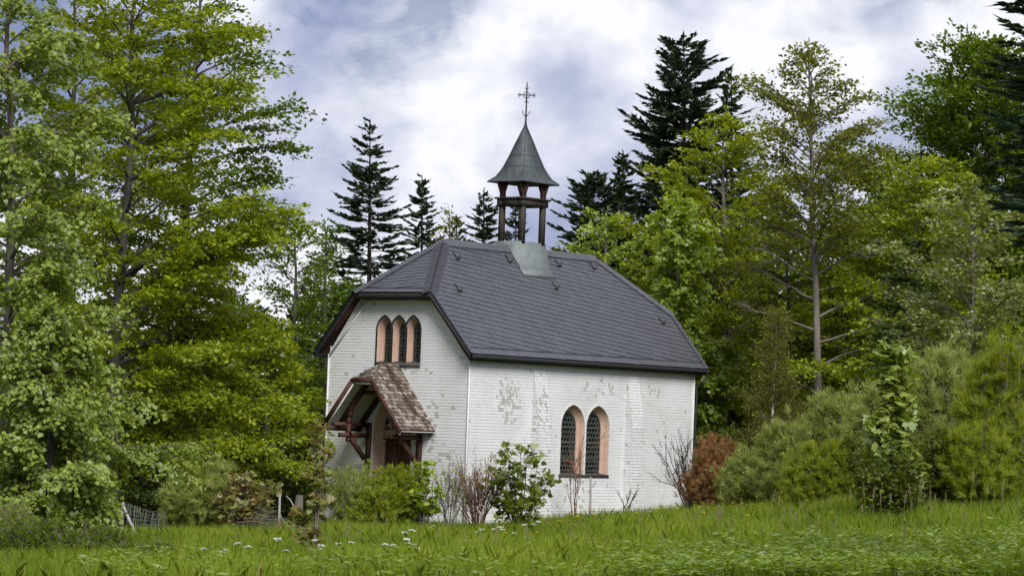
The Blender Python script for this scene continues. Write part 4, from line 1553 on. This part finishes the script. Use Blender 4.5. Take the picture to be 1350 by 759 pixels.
conifer('spruce_tree', 'slender pale spruce between the blunt fir and the tallest fir', 822, 196, 117, 1.3, M['l_spruce'], 17, None, .1, .42, 7, 1.0, .7, up_tip=.3, tw=.085)

# ------------------------------------------------------------------ left trees
broadleaf('beech_tree', 'tall beech at the left whose long limbs reach out against the sky', 186, -150, 88, 3.35, M['l_beech'], M['bark_beech'], base=.16, prof='egg', nl=96, el=(.30, 1.0), flatten=.35, sub=10, m=12,
          leaf=(.135, .085), spread=.36, flat=.05, seed=21, px_base=150, trunk_r=.20, irr=.4,
          extra=((5.6, .05, 5.6, .95, .5), (6.6, -.3, 5.2, .75, .35), (7.4, -.1, 5.0, .6, .3), (12.6, .0, 3.2, .30, .1), (14.2, .2, 3.6, .3, .15), (4.4, -.6, 3.2, .6, .2), (3.6, -.2, 3.0, .5, .0)), gap=.10)
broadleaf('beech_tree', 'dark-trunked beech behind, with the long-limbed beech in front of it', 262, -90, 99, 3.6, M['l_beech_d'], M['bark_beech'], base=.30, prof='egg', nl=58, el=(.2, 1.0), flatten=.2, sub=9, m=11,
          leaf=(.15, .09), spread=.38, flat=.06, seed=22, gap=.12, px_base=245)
broadleaf('beech_tree', 'beech standing between the pale sycamore and the long-limbed beech', 95, -60, 97, 3.6, M['l_beech'], M['bark_beech'], base=.12, prof='egg', nl=62, el=(.2, 1.0), flatten=.2, sub=9, m=11,
          leaf=(.15, .09), spread=.38, flat=.06, seed=23, gap=.12)
broadleaf('beech_tree', 'young yellow-green beech with tiered sprays left of the chapel', 248, 296, 91, 2.45, M['l_beech_b'], M['bark_pale'], base=.24, prof=lambda t: (1 - t) ** .62 + .08, nl=76, el=(.0, .9), flatten=.1, sub=11, m=13,
          leaf=(.12, .078), spread=.34, flat=.035, up_j=.45, seed=24, px_base=246)
broadleaf('beech_tree', 'small low beech with drooping sprays beside the chapel corner', 352, 420, 95, 1.5, M['l_beech_b'], M['bark_beech'], base=.26, prof=lambda t: (1 - t) ** .5 + .1, nl=50, el=(.0, .85), flatten=.05, sub=9, m=13,
          leaf=(.12, .078), spread=.32, flat=.035, up_j=.45, seed=25)
broadleaf('beech_tree', 'leggy thin-leaved tree just left of the gable roof', 388, 268, 112, 1.9, M['l_beech_d'], M['bark_beech'], base=.25, prof='column', nl=34, el=(.5, 1.0), flatten=.5, sub=9, m=9,
          leaf=(.15, .08), spread=.40, flat=.07, seed=26, gap=.2, top_frac=.95, bare=((8.2, 3.0, 1.8, .6, .7), (9.0, 2.2, 1.6, .7, .8), (9.5, .5, 1.4, .9, 1.0)))
broadleaf('beech_tree', 'second leggy tree close behind the gable roof, bushier below', 428, 285, 116, 1.7, M['l_beech_d'], M['bark_beech'], base=.2, prof='egg', nl=36, el=(.4, 1.0), flatten=.5, sub=8, m=8,
          leaf=(.15, .08), spread=.40, flat=.07, seed=27, gap=.12)
broadleaf('beech_tree', 'thin half-bare tree between the firs behind the ridge', 592, 268, 127, 1.3, M['l_olive'], M['bark_pale'], base=.4, prof='column', nl=26, el=(.6, 1.1), flatten=.7, sub=6, m=5,
          leaf=(.13, .07), spread=.32, flat=.08, seed=28, gap=.3, bare=((8.5, .3, 1.2, .9, 1.1), (8.8, 2.6, 1.2, .9, 1.1), (9.2, 4.4, 1.0, 1, 1.2)))
broadleaf('sycamore_tree', 'large pale green sycamore filling the left edge', 5, -110, 70, 2.45, M['l_maple'], M['bark_pale'], base=.10, prof=lambda t: (.72 + .5 * math.sin(t * 9 + .6) * .3 + .35 * (1 - abs(t - .45) * 1.5)) * (1 - t ** 5), nl=90, el=(.25, .95), flatten=.2, sub=10, m=12,
          leaf=(.105, .085), spread=.26, flat=.06, up_j=.45, shape=MAPLE, cup=.2, droop=.35, seed=29)
broadleaf('sycamore_tree', 'lower pale sycamore with hanging leaf clusters in front of the dark wood', 68, 385, 67, 1.15, M['l_maple'], M['bark_beech'], base=.22, prof='dome', nl=50, el=(.2, .9), flatten=.1, sub=9, m=12,
          leaf=(.105, .085), spread=.26, flat=.06, up_j=.45, shape=MAPLE, cup=.2, droop=.4, seed=30)

# ------------------------------------------------------------------ right trees
broadleaf('maple_tree', 'bright lime-green maple right behind the roof end', 893, 246, 106, 2.05, M['l_lime'], M['bark_pale'], base=.05, prof=lambda t: (1 - t) ** .48 * (.85 + .25 * math.sin(t * 17)) + .08, nl=78, el=(.3, 1.0), flatten=.3, sub=10, m=11,
          leaf=(.145, .12), spread=.29, flat=.07, up_j=.5, shape=MAPLE, cup=.2, droop=.35, seed=31)
broadleaf('maple_tree', 'round lime-green tree peeping over the ridge right of the turret', 800, 268, 111, 2.1, M['l_lime'], M['bark_pale'], base=.1, prof='dome', nl=60, el=(.3, 1.0), flatten=.3, sub=9, m=10,
          leaf=(.13, .09), spread=.32, flat=.07, up_j=.5, droop=.15, seed=32)
broadleaf('beech_tree', 'yellow-olive beech between the tallest fir and the bare-limbed beech', 955, 138, 110, 3.0, M['l_beech_b'], M['bark_pale'], base=.22, prof='egg', nl=74, el=(.3, 1.05), flatten=.3, sub=10, m=11,
          leaf=(.14, .085), spread=.38, flat=.05, seed=33, gap=.08)
broadleaf('beech_tree', 'olive beech low behind the lime-green maple', 965, 300, 113, 2.4, M['l_olive'], M['bark_beech'], base=.08, prof='dome', nl=56, el=(.1, .9), flatten=.2, sub=9, m=9,
          leaf=(.14, .085), spread=.38, flat=.05, seed=34, gap=.15)
broadleaf('beech_tree', 'tall slender beech with a pale bare trunk and dead lower limbs', 1067, 42, 99, 2.15, M['l_olive'], M['bark_pale'], base=.52, prof=lambda t: (.95 - .1 * t) * (1 - t ** 5) ** .8, nl=66, el=(.6, .9), flatten=.55, sub=9, m=8,
          leaf=(.13, .08), spread=.34, flat=.05, seed=35, gap=.18, px_base=1087, trunk_r=.17, wob=.02,
          bare=((4.4, .2, 2.9, .55, .05), (5.2, -.4, 3.0, .3, .2), (6.0, .5, 3.1, .5, .3), (5.6, 3.3, 2.6, .3, .3), (6.6, 2.8, 2.8, .6, .4), (7.2, 3.6, 2.4, .5, .4), (7.4, -.2, 2.4, .7, .5), (3.6, 2.6, 1.8, .4, .1), (6.9, .9, 2.4, .3, .1), (3.0, -1.2, 1.5, .2, -.1)))
broadleaf('beech_tree', 'olive understorey beech wrapped round the bare pale trunk', 1040, 275, 103, 2.0, M['l_olive'], M['bark_beech'], base=.30, prof='dome', nl=40, el=(.1, .7), flatten=.1, sub=8, m=8,
          leaf=(.13, .08), spread=.36, flat=.04, seed=36, gap=.2)
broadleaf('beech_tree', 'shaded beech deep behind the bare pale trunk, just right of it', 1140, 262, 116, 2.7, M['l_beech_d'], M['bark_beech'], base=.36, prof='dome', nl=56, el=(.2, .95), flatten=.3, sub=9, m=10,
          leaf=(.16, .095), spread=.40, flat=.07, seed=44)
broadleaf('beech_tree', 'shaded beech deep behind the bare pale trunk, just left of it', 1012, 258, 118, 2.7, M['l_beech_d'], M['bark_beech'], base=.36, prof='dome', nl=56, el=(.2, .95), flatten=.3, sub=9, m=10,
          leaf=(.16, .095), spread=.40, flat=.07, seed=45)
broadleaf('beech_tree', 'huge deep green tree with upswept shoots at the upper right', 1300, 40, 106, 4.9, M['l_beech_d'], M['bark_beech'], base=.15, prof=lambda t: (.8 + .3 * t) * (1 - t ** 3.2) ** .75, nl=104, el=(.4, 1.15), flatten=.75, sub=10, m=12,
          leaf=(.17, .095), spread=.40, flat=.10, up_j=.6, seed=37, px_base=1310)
broadleaf('beech_tree', 'mid-green beech in front of the huge deep green tree', 1205, 196, 101, 2.9, M['l_beech'], M['bark_beech'], base=.15, prof='dome', nl=74, el=(.2, .95), flatten=.2, sub=10, m=11,
          leaf=(.14, .085), spread=.38, flat=.05, seed=38, gap=.08)
conifer('larch_tree', 'soft yellow-green young larch between beech and rowan', 1196, 312, 92, 1.25, M['l_young'], 39, None, .05, .30, 7, 1.3, .7, up_tip=.35, tw=.07)
conifer('larch_tree', 'small soft green young larch whose tip stands above the hedge', 1168, 425, 84, .75, M['l_young'], 40, None, .05, .26, 7, 1.3, .7, up_tip=.35, tw=.06)
rw = broadleaf('rowan_tree', 'rowan covered in flat cream blossom heads behind the hedge', 1287, 236, 80, 2.15, M['l_rowan'], M['bark_pale'], base=.12, prof='egg', nl=66, el=(.3, 1.0), flatten=.4, sub=9, m=10,
               leaf=(.12, .065), spread=.28, flat=.07, up_j=.55, seed=41)
rg = np.random.default_rng(411)
cv = np.empty(len(rw.children[1].data.vertices) * 3)
rw.children[1].data.vertices.foreach_get('co', cv)
cv = cv.reshape(-1, 3)
ctr_ = cv.mean(0)
outw = unit(cv - ctr_)
cand = cv[(np.linalg.norm((cv - ctr_) / np.array([2.0, 2.0, 3.6]), axis=1) > .50) & (outw[:, 1] < .6)]
pk_ = cand[rg.integers(0, len(cand), 330)] + np.array([0, 0, .05])
bl = MB()
n_ = len(pk_)
i_ = np.repeat(np.arange(n_), 14)
cc = pk_[i_] + rg.normal(size=(n_ * 14, 3)) * np.array([.055, .055, .016])
add_leaves(bl, rg, cc, rg.normal(size=(n_ * 14, 3)) * np.array([1, 1, .3]), np.array([0, 0, 1.]) + rg.normal(size=(n_ * 14, 3)) * .4, .05, .045, rg.random(n_ * 14), RH)
bl.build('blossom', M['l_bloss'], rw)
broadleaf('birch_tree', 'thin young birch with a white stem and sparse tiny leaves', 1024, 405, 96, .95, M['l_birch'], M['birch'], base=.1, prof=lambda t: (1 - t) ** .6 + .1, nl=70, el=(.6, 1.1), flatten=.9, sub=9, m=12,
          leaf=(.06, .045), spread=.24, flat=.08, up_j=.9, seed=42, trunk_r=.055, twig_mat=M['twig_grey'], px_base=1020, spray_step=.25)
# overhanging branch of a near conifer whose trunk stands outside the picture
cz = conifer('fir_tree', 'near dark fir reaching in from the top right corner', 1420, -260, 42, .78, M['l_fir'], 43, None, .46, .24, 8, 1.5, .2, up_tip=.1, tw=.05)

# ------------------------------------------------------------------ shrubs by the chapel
leafy_shrub('maple_shrub', 'round maple shrub with layered leaves in front of the side wall', 683, 587, 697, 87, 58, M['l_shrub'], M['twig_dark'], 51, 16, (.15, .155), 7, 8, lo=.22, spread=.22)
bare_shrub('twiggy_shrub', 'leafless red-brown twiggy shrub at the near corner of the chapel', 628, 622, 697, 87.5, 48, M['twig_red'], 52, 30, 0, None, .016, 6, M['l_broom_r'], .9, 420)
leafy_shrub('maple_shrub', 'small bright maple on thin stems in front of the porch', 556, 610, 700, 86.5, 27, M['l_lime'], M['twig_grey'], 53, 9, (.14, .145), 8, 6, lo=.5, spread=.20)
broom('broom_shrub', 'bushy fresh green broom in front of the door', 520, 612, 703, 87, 50, M['l_broom_b'], M['twig_dark'], 54, 120, 130, (.15, .36), .022, .6, woody=.4)
broom('broom_shrub', 'grey-green broom with bare lower stems at the left front corner', 465, 612, 705, 87.5, 42, M['l_broom'], M['twig_grey'], 55, 90, 55, (.15, .4), .020, .7, woody=.5)
broom('broom_shrub', 'low green broom filling in between two larger broom bushes', 492, 640, 706, 86, 34, M['l_broom_b'], M['twig_dark'], 56, 60, 90, (.12, .3), .022, .6, woody=.35)
bare_shrub('twiggy_shrub', 'pale twiggy shrub between the small bright maple and the red-brown twigs', 590, 632, 700, 87, 30, M['twig_grey'], 57, 16, 0, None, .013, 5, M['l_beech'], .8, 260)
bare_shrub('sapling', 'bare dead sapling with a few rusty leaves below the side window', 757, 588, 688, 92.5, 12, M['twig_red'], 58, 4, 0, None, .020, 4, M['l_broom_r'], .8, 60, (.06, .12))
bare_shrub('dead_branch', 'dark crooked dead branch leaning by the second buttress', 822, 640, 690, 95, 22, M['twig_dark'], 59, 4, .25, None, .026, 2)
bare_shrub('twiggy_shrub', 'leafless dark shrub leaning left at the far end of the side wall', 915, 592, 675, 92, 24, M['twig_dark'], 60, 12, -.62, None, .030, 6, None, .5)
broom('broom_shrub', 'rust-topped dying broom at the far corner of the chapel', 942, 573, 678, 90, 44, M['l_broom_r'], M['twig_red'], 61, 150, 80, (.12, .32), .018, .7, woody=.62, leafy=500, leaf_m=M['l_beech_d'])
s = MB()
b0, b1 = pos(776.5, 700, 93.2), pos(774.5, 628, 93.2)
st_ = thing('wooden_stake', 'thin grey wooden stake standing in front of the side window sill', 'stake', (b0.x, b0.y, gz(b0.x, b0.y) - .1))
s.tube([(0, 0, 0), (.01, 0, .9), (-.01, .01, b1.z - st_.location.z)], [.045, .042, .035], 6)
s.build('stake', M['post'], st_, True)

# ------------------------------------------------------------------ hedge on the right
broom('broom_shrub', 'low end of the broom hedge right beside the rust-topped bush', 988, 588, 672, 87, 46, M['l_broom'], M['twig_dark'], 62, 120, 110, (.2, .45), .020, .7, woody=.45)
broom('broom_shrub', 'rounded broom below the thin birch', 1042, 548, 670, 83, 62, M['l_broom'], M['twig_dark'], 63, 170, 130, (.2, .5), .020, .7, woody=.4)
broom('broom_shrub', 'broom just left of the big-leaved maple sapling', 1108, 508, 668, 79, 68, M['l_broom'], M['twig_dark'], 64, 180, 130, (.2, .5), .020, .7, woody=.4)
broom('broom_shrub', 'tall silvery broom just right of the big-leaved maple sapling', 1238, 448, 662, 72, 78, M['l_broom'], M['twig_grey'], 65, 190, 140, (.25, .6), .020, .75, woody=.5)
broom('broom_shrub', 'tallest yellow-green broom at the right edge of the hedge', 1322, 436, 660, 68, 72, M['l_broom_b'], M['twig_grey'], 66, 180, 130, (.2, .5), .020, .75, woody=.35, leafy=1500, leaf_m=M['l_beech'])
broom('broom_shrub', 'fresh green broom low in front of the tall silvery broom', 1290, 560, 664, 66, 60, M['l_broom_b'], M['twig_dark'], 67, 110, 110, (.15, .4), .018, .6, woody=.35, leafy=900, leaf_m=M['l_beech_d'])
broom('broom_shrub', 'broom crowded in right behind the big-leaved maple sapling', 1168, 486, 664, 76, 62, M['l_broom'], M['twig_dark'], 73, 160, 130, (.2, .5), .020, .7, woody=.4)
broom('broom_shrub', 'fresh green broom at the hedge foot left of the maple sapling', 1085, 575, 668, 76, 60, M['l_broom_b'], M['twig_dark'], 74, 120, 120, (.15, .4), .018, .6, woody=.3)
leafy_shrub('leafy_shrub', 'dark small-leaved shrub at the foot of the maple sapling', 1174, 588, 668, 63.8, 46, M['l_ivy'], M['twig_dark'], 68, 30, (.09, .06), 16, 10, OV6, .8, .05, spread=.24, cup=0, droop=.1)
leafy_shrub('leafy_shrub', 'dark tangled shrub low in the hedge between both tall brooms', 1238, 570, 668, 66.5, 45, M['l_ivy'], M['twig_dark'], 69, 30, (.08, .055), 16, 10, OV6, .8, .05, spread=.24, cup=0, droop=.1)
leafy_shrub('maple_sapling', 'maple sapling with big pale hanging leaves rising from the hedge', 1172, 455, 660, 65, 42, M['l_sap'], M['twig_grey'], 70, 11, (.20, .21), 8, 14, lo=.5, stem_r=.004, spread=.22, cup=.25, droop=.55, up_j=.35)
leafy_shrub('leafy_shrub', 'small shrub filling the hedge gap beside the rust-topped bush', 1005, 612, 674, 84, 40, M['l_ivy'], M['twig_dark'], 71, 22, (.09, .06), 14, 9, OV6, .8, .05, spread=.24, cup=0, droop=.1)
leafy_shrub('leafy_shrub', 'dark undergrowth shrub behind the leafless leaning shrub', 975, 560, 665, 97, 45, M['l_ivy'], M['twig_dark'], 72, 24, (.11, .07), 14, 9, OV6, .8, .05, spread=.28, cup=0, droop=.1)

# ------------------------------------------------------------------ left undergrowth
broom('broom_shrub', 'rounded grey-green broom beside the wire fence', 262, 600, 700, 84, 56, M['l_broom'], M['twig_dark'], 81, 150, 120, (.2, .5), .020, .7, woody=.4)
leafy_shrub('maple_shrub', 'reddish-leaved maple shrub right of the rounded broom', 322, 622, 700, 83, 50, M['l_rust'], M['twig_grey'], 82, 18, (.14, .145), 7, 8, lo=.2, spread=.24)
leafy_shrub('leafy_shrub', 'pale leafy shrub at the left end of the wire fence', 122, 655, 712, 76, 38, M['l_rowan'], M['twig_dark'], 83, 22, (.12, .07), 10, 9, OV6, .6, .05, spread=.24, cup=0, droop=.2)
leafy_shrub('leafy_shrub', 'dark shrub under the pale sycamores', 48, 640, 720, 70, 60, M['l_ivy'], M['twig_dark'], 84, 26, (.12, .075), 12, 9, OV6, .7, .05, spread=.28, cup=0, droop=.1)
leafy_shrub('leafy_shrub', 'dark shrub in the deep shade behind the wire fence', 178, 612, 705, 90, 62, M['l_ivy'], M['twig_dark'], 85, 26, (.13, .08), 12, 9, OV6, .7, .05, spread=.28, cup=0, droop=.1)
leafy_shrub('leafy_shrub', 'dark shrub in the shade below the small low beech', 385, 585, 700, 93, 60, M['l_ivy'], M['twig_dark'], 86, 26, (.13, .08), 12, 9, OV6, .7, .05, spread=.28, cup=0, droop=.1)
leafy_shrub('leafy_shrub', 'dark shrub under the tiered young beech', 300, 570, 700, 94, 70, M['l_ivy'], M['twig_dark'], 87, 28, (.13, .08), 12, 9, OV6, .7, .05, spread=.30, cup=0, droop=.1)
for k, (px, pt, pb, d, rp, lab) in enumerate([(40, 682, 768, 58, 75, 'olive heathery shrub in the lower left corner'), (125, 698, 770, 57, 60, 'brownish low shrub right of the lower left corner'), (200, 718, 774, 57, 48, 'lowest brownish shrub spreading into the meadow'), (10, 662, 745, 62, 50, 'pale low shrub at the left edge under the sycamore')]):
    broom('low_shrub', lab, px, pt, pb, d, rp, M['l_beech_d'] if k != 3 else M['l_broom'], M['twig_grey'], 90 + k, 90, 70, (.08, .22), .022, .5, woody=.35, leafy=1800, leaf_m=M['l_olive'] if k in (1, 2) else M['l_beech_d'])
leafy_shrub('maple_sapling', 'slender sapling with reddish young leaves left of the chapel', 411, 556, 757, 57, 24, M['l_rust'], M['twig_grey'], 95, 7, (.13, .135), 5, 9, lo=.28, spread=.13, xs=.9, stem_r=.010, cup=.2, droop=.45)

# fence, stump and brushwood on the left
A0, A1 = pos(160, 700, 81), pos(160, 661, 81)
fz = gz(A0.x, A0.y) - .1
fc = thing('wire_fence', 'sagging wire fence with a leaning brace post under the left trees', 'fence', (A0.x, A0.y, fz))
s = MB()
s.tube([(0, 0, 0), (.015, 0, A1.z - fz)], [.05, .045], 6)
s.build('post', M['post'], fc, True)
A2 = pos(183, 706, 80.6)
s = MB()
s.tube([(.03, -.03, A1.z - fz - .12), (A2.x - A0.x, A2.y - A0.y, gz(A2.x, A2.y) - fz)], [.04, .045], 6)
s.build('brace_post', M['post'], fc, True)
s = MB()
A3 = pos(226, 692, 84)
w_, hh = A3.x - A0.x, .95
dy_ = A3.y - A0.y
rg = np.random.default_rng(5)
for k in range(26):
    f = k / 25
    x, y = .05 + f * w_, f * dy_
    sag = -.28 * math.sin(f * 2.6) + .03 * rg.normal()
    zb_ = gz(A0.x + x, A0.y + y) - fz
    s.tube([(x, y, zb_), (x + .03 * rg.normal(), y, zb_ + .5), (x + .05 + .03 * rg.normal(), y, zb_ + hh + sag * f * 1.5 + .05)], .0045, 4)
for k in range(9):
    z = .05 + k * .115
    q = [(.05 + f * w_, f * dy_, gz(A0.x + f * w_, A0.y + f * dy_) - fz + z + (-.28 * math.sin(f * 2.6) * f * 1.5) * z + .015 * rg.normal()) for f in np.linspace(0, 1, 12)]
    s.tube(q, .0045, 4)
s.build('wire_mesh', M['wire'], fc)
B0, B1 = pos(367, 700, 82), pos(367, 652, 82)
fz = gz(B0.x, B0.y) - .1
f2 = thing('fence_post', 'lone thin grey fence post with strands of wire beside the stump', 'post', (B0.x, B0.y, fz))
s = MB()
s.tube([(0, 0, 0), (.01, 0, (B1.z - fz) * .45)], [.03, .028], 6)
s.build('rusty_foot', M['twig_red'], f2, True)
s = MB()
s.tube([(.01, 0, (B1.z - fz) * .45), (.0, 0, B1.z - fz)], [.036, .034], 6)
s.build('post', M['post'], f2, True)
s = MB()
for k in range(6):
    z = .45 + .11 * k
    s.tube([(0, .0, z), (-.3, -.02, z - .05 + .02 * rg.normal()), (-.65, .0, z + .03 * rg.normal())], .003, 4)
s.build('wire', M['wire'], f2)
C0, C1 = pos(390, 700, 82.5), pos(390, 652, 82.5)
fz = gz(C0.x, C0.y) - .1
su = thing('tree_stump', 'twisted broken stump with a pale curled shoot', 'stump', (C0.x, C0.y, fz))
s = MB()
hh = C1.z - fz
s.tube([(-.08, 0, 0), (-.02, 0, hh * .25), (.02, .02, hh * .4), (.0, 0, hh * .55), (.05, 0, hh * .7), (.06, 0, hh)], [.19, .15, .11, .15, .13, .10], 9)
s.tube([(.0, -.05, hh * .5), (.12, -.12, hh * .62)], [.07, .03], 6)
s.build('trunk', M['bark_pale'], su, True)
s = MB()
s.tube([(.0, -.05, hh * .66), (-.18, -.1, hh * .9), (-.30, -.1, hh * .98)], [.02, .018, .012], 5)
s.tube([(-.0, -.05, hh * .38), (-.22, -.12, hh * .36), (-.40, -.1, hh * .52), (-.44, -.1, hh * .62)], [.018, .02, .018, .010], 5)
s.build('shoot', M['post'], su, True)
D0 = pos(338, 690, 82.3)
bz_ = gz(D0.x, D0.y)
bp = thing('brushwood_pile', 'heap of grey-brown dead brushwood beside the stump', 'brushwood', (D0.x, D0.y, bz_))
s = MB()
for k in range(150):
    a = rg.uniform(-1.1, 1.0)
    p = np.array([rg.uniform(-.75, .35), rg.normal() * .3, rg.uniform(.05, .75) * rg.random() ** .3])
    l = rg.uniform(.35, .9)
    v = np.array([math.cos(a), rg.normal() * .3, math.sin(a) * .6])
    s.tube([p, p + v * l * .5 + rg.normal(size=3) * .04, p + v * l], [.012, .010, .005], 3, tint=rg.random())
s.build('brushwood', M['twig_grey'], bp)

# ------------------------------------------------------------------ meadow
rg = np.random.default_rng(77)


def meadow_points(n, d0, d1, power=1.0):
    d = d0 + (d1 - d0) * rg.random(n) ** power
    px = rg.uniform(-130, 1500, n)
    x = (px - 675) / F * d
    return x, d


def blades(mb, x, y, h, w, bend, tint):
    n = len(x)
    z = zg(x, y)
    a = rg.random(n) * 6.283
    b = rg.random(n) * 6.283
    P0 = np.stack([x, y, z - .02], 1)
    wd = np.stack([np.cos(a), np.sin(a), 0 * a], 1) * w[:, None] * .5
    bd = np.stack([np.cos(b), np.sin(b), 0 * b], 1) * (h * bend)[:, None]
    P1 = P0 + bd * .30 + np.array([0, 0, 1.]) * (h * .58)[:, None]
    P2 = P0 + bd + np.array([0, 0, 1.]) * (h * (1 - .25 * bend))[:, None]
    V = np.stack([P0 - wd, P0 + wd, P1 + wd * .8, P2, P1 - wd * .8], 1)
    mb.quads(V.reshape(-1, 3), 5, tint=tint)


gm = MB()
NG = 590000
x, y = meadow_points(NG, 43, 100, .85)
pn = .5 + .5 * np.sin(x * .9 + 1.7 * np.sin(y * .23)) * np.sin(y * .35 + x * .4)
pn2 = .5 + .5 * np.sin(x * 2.3 + 2.1 * np.sin(y * .6 + 1)) * np.sin(y * .9 - x)
# keep out of the chapel
lx = (x - ORG.x) * math.cos(TH) - (y - ORG.y) * math.sin(TH)
ly = (x - ORG.x) * math.sin(TH) + (y - ORG.y) * math.cos(TH)
ok = ~((np.abs(lx) < W2 + .12) & (ly > -.12) & (ly < LEN + .1))
x, y, pn, pn2 = x[ok], y[ok], pn[ok], pn2[ok]
h = rg.uniform(.16, .44, len(x)) * (.55 + .75 * pn + .35 * pn2)
tint = np.clip(.12 + .42 * pn + .28 * pn2 + rg.normal(size=len(x)) * .13, 0, .9)
dry = rg.random(len(x)) < .02
tint[dry] = 1.0
blades(gm, x, y, h, rg.uniform(.006, .012, len(x)), rg.uniform(.05, .55, len(x)), tint)
tag(gm.build('meadow_grass', M['grass'], None), 'long green meadow grass running up to the chapel and the hedge', 'grass', kind='stuff')

wm = MB()
n = 9000
px = rg.uniform(120, 1400, n)
d = rg.uniform(43, 56, n)
dens = np.where(px > 820, 1.0, .16) * np.clip((57 - d) / 9, 0, 1)
cl_ = .5 + .5 * np.sin(px * .021 + 1.3 * d) * np.sin(d * 1.1 + px * .007)
kp = rg.random(n) < dens * (.35 + .8 * cl_)
x, y = (px[kp] - 675) / F * d[kp], d[kp]
z = zg(x, y)
n = len(x)
hh = rg.uniform(.22, .46, n)
i = np.repeat(np.arange(n), 9)
a = rg.random(len(i)) * 6.283
dd = np.stack([np.cos(a), np.sin(a), rg.uniform(-.1, .5, len(i))], 1)
ll = rg.uniform(.10, .22, len(i))
cc = np.stack([x[i], y[i], z[i] + hh[i] * rg.uniform(.55, 1.05, len(i))], 1) + dd * (ll * .5)[:, None]
add_leaves(wm, rg, cc, dd, np.array([0, 0, 1.]) + rg.normal(size=(len(i), 3)) * .35, ll, .045, rg.random(len(i)) * .5 + .5 * rg.random(n)[i], RH, cup=.2)
tag(wm.build('leafy_weeds', M['weed'], None), 'light green leafy weeds growing through the front edge of the meadow', 'weeds', kind='stuff')


def plant(name, label, cat, group, stem_h, make):
    r = thing(name, label, cat, (0, 0, 0), 0, group)
    s = MB()
    s.tube([(0, 0, 0), (.01, .005, stem_h * .5), (.0, .02, stem_h)], [.006, .005, .004], 4, tint=.4)
    s.build('stem', M['grass'], r)
    make(r, stem_h)
    return r


def umbel(r, sh):
    f = MB()
    n = 46
    a = rg.random(n) * 6.283
    q = np.sqrt(rg.random(n)) * .062
    C = np.stack([np.cos(a) * q, np.sin(a) * q + .02, sh + .045 - q * q * 5 + rg.normal(size=n) * .004], 1)
    add_leaves(f, rg, C, rg.normal(size=(n, 3)) * np.array([1, 1, .2]), np.array([0, 0, 1.]) + rg.normal(size=(n, 3)) * .3, .030, .028, rg.random(n), RH)
    f.build('flower_head', M['petal_w'], r)
    s = MB()
    for k in range(8):
        b = k * .785
        s.tube([(0, .02, sh), (math.cos(b) * .05, math.sin(b) * .05 + .02, sh + .035)], .003, 3)
    s.build('rays', M['grass'], r)


def buttercup(r, sh):
    f = MB()
    n = 7
    a = np.arange(n) * 6.283 / n
    C = np.stack([np.cos(a) * .016, np.sin(a) * .016 + .02, sh + .008 + 0 * a], 1)
    ax = np.stack([np.cos(a), np.sin(a), .45 + 0 * a], 1)
    add_leaves(f, rg, C, ax, np.array([0, 0, 1.]) - .5 * np.stack([np.cos(a), np.sin(a), 0 * a], 1), .036, .032, rg.random(n), OV6)
    f.build('flower_head', M['petal_y'], r)


def seedhead(r, sh):
    f = MB()
    n = 40
    t = rg.random(n)
    a = rg.random(n) * 6.283
    C = np.stack([np.cos(a) * .02 * (1 - t), np.sin(a) * .02 * (1 - t) + .02, sh - .02 + t * .17], 1)
    ax = np.stack([np.cos(a) * .4, np.sin(a) * .4, 1 + 0 * a], 1)
    add_leaves(f, rg, C, ax, rg.normal(size=(n, 3)), .04, .007, rg.random(n), RH)
    f.build('seed_head', M['seed'], r)


def scatter(src, spots, smin=.85, smax=1.2):
    for k, (px, d) in enumerate(spots):
        o = src if k == 0 else copy_tree(src)
        B = pos(px, 600, d)
        o.location = (B.x, B.y, gz(B.x, B.y) - .02)
        q = rngv.uniform(smin, smax)
        o.scale = (q, q, q * rngv.uniform(.85, 1.1))
        o.rotation_euler = (rngv.uniform(-.15, .15), rngv.uniform(-.15, .15), rngv.uniform(0, 6.28))


um = plant('white_umbel', 'small white umbel flower standing in the meadow grass', 'flower', 'white umbel flowers in the meadow', .42, umbel)
scatter(um, [(270, 52), (296, 51.5), (305, 52.2), (322, 52), (334, 51.6), (372, 52.4), (380, 51.8), (425, 52.8), (422, 57), (461, 56), (463, 58), (452, 56.5), (510, 53), (514, 54), (521, 52.6), (538, 58), (551, 60), (545, 56.5), (562, 53.4), (556, 52.6), (566, 53), (534, 66), (541, 67), (552, 72), (574, 76), (577, 75), (614, 64), (634, 70), (641, 71), (655, 72), (660, 73), (664, 71.5), (668, 74), (696, 71), (705, 74), (712, 75), (680, 70), (860, 80), (1012, 47)])
bc = plant('buttercup', 'tiny yellow buttercup in the meadow grass', 'flower', 'yellow buttercups in the meadow', .46, buttercup)
scatter(bc, [(rngv.choice([rngv.gauss(760, 50), rngv.gauss(970, 55), rngv.gauss(1100, 60), rngv.uniform(600, 1340)]), rngv.uniform(62, 86)) for _ in range(150)], 1.0, 1.5)
sh = plant('seed_stalk', 'single grass stalk with a pale seed head in the meadow', 'grass stalk', 'grass stalks with pale seed heads', .55, seedhead)
scatter(sh, [(rngv.choice([rngv.uniform(900, 1340), rngv.uniform(850, 1345), rngv.uniform(250, 1340)]), rngv.uniform(46, 66)) for _ in range(95)], .9, 1.45)
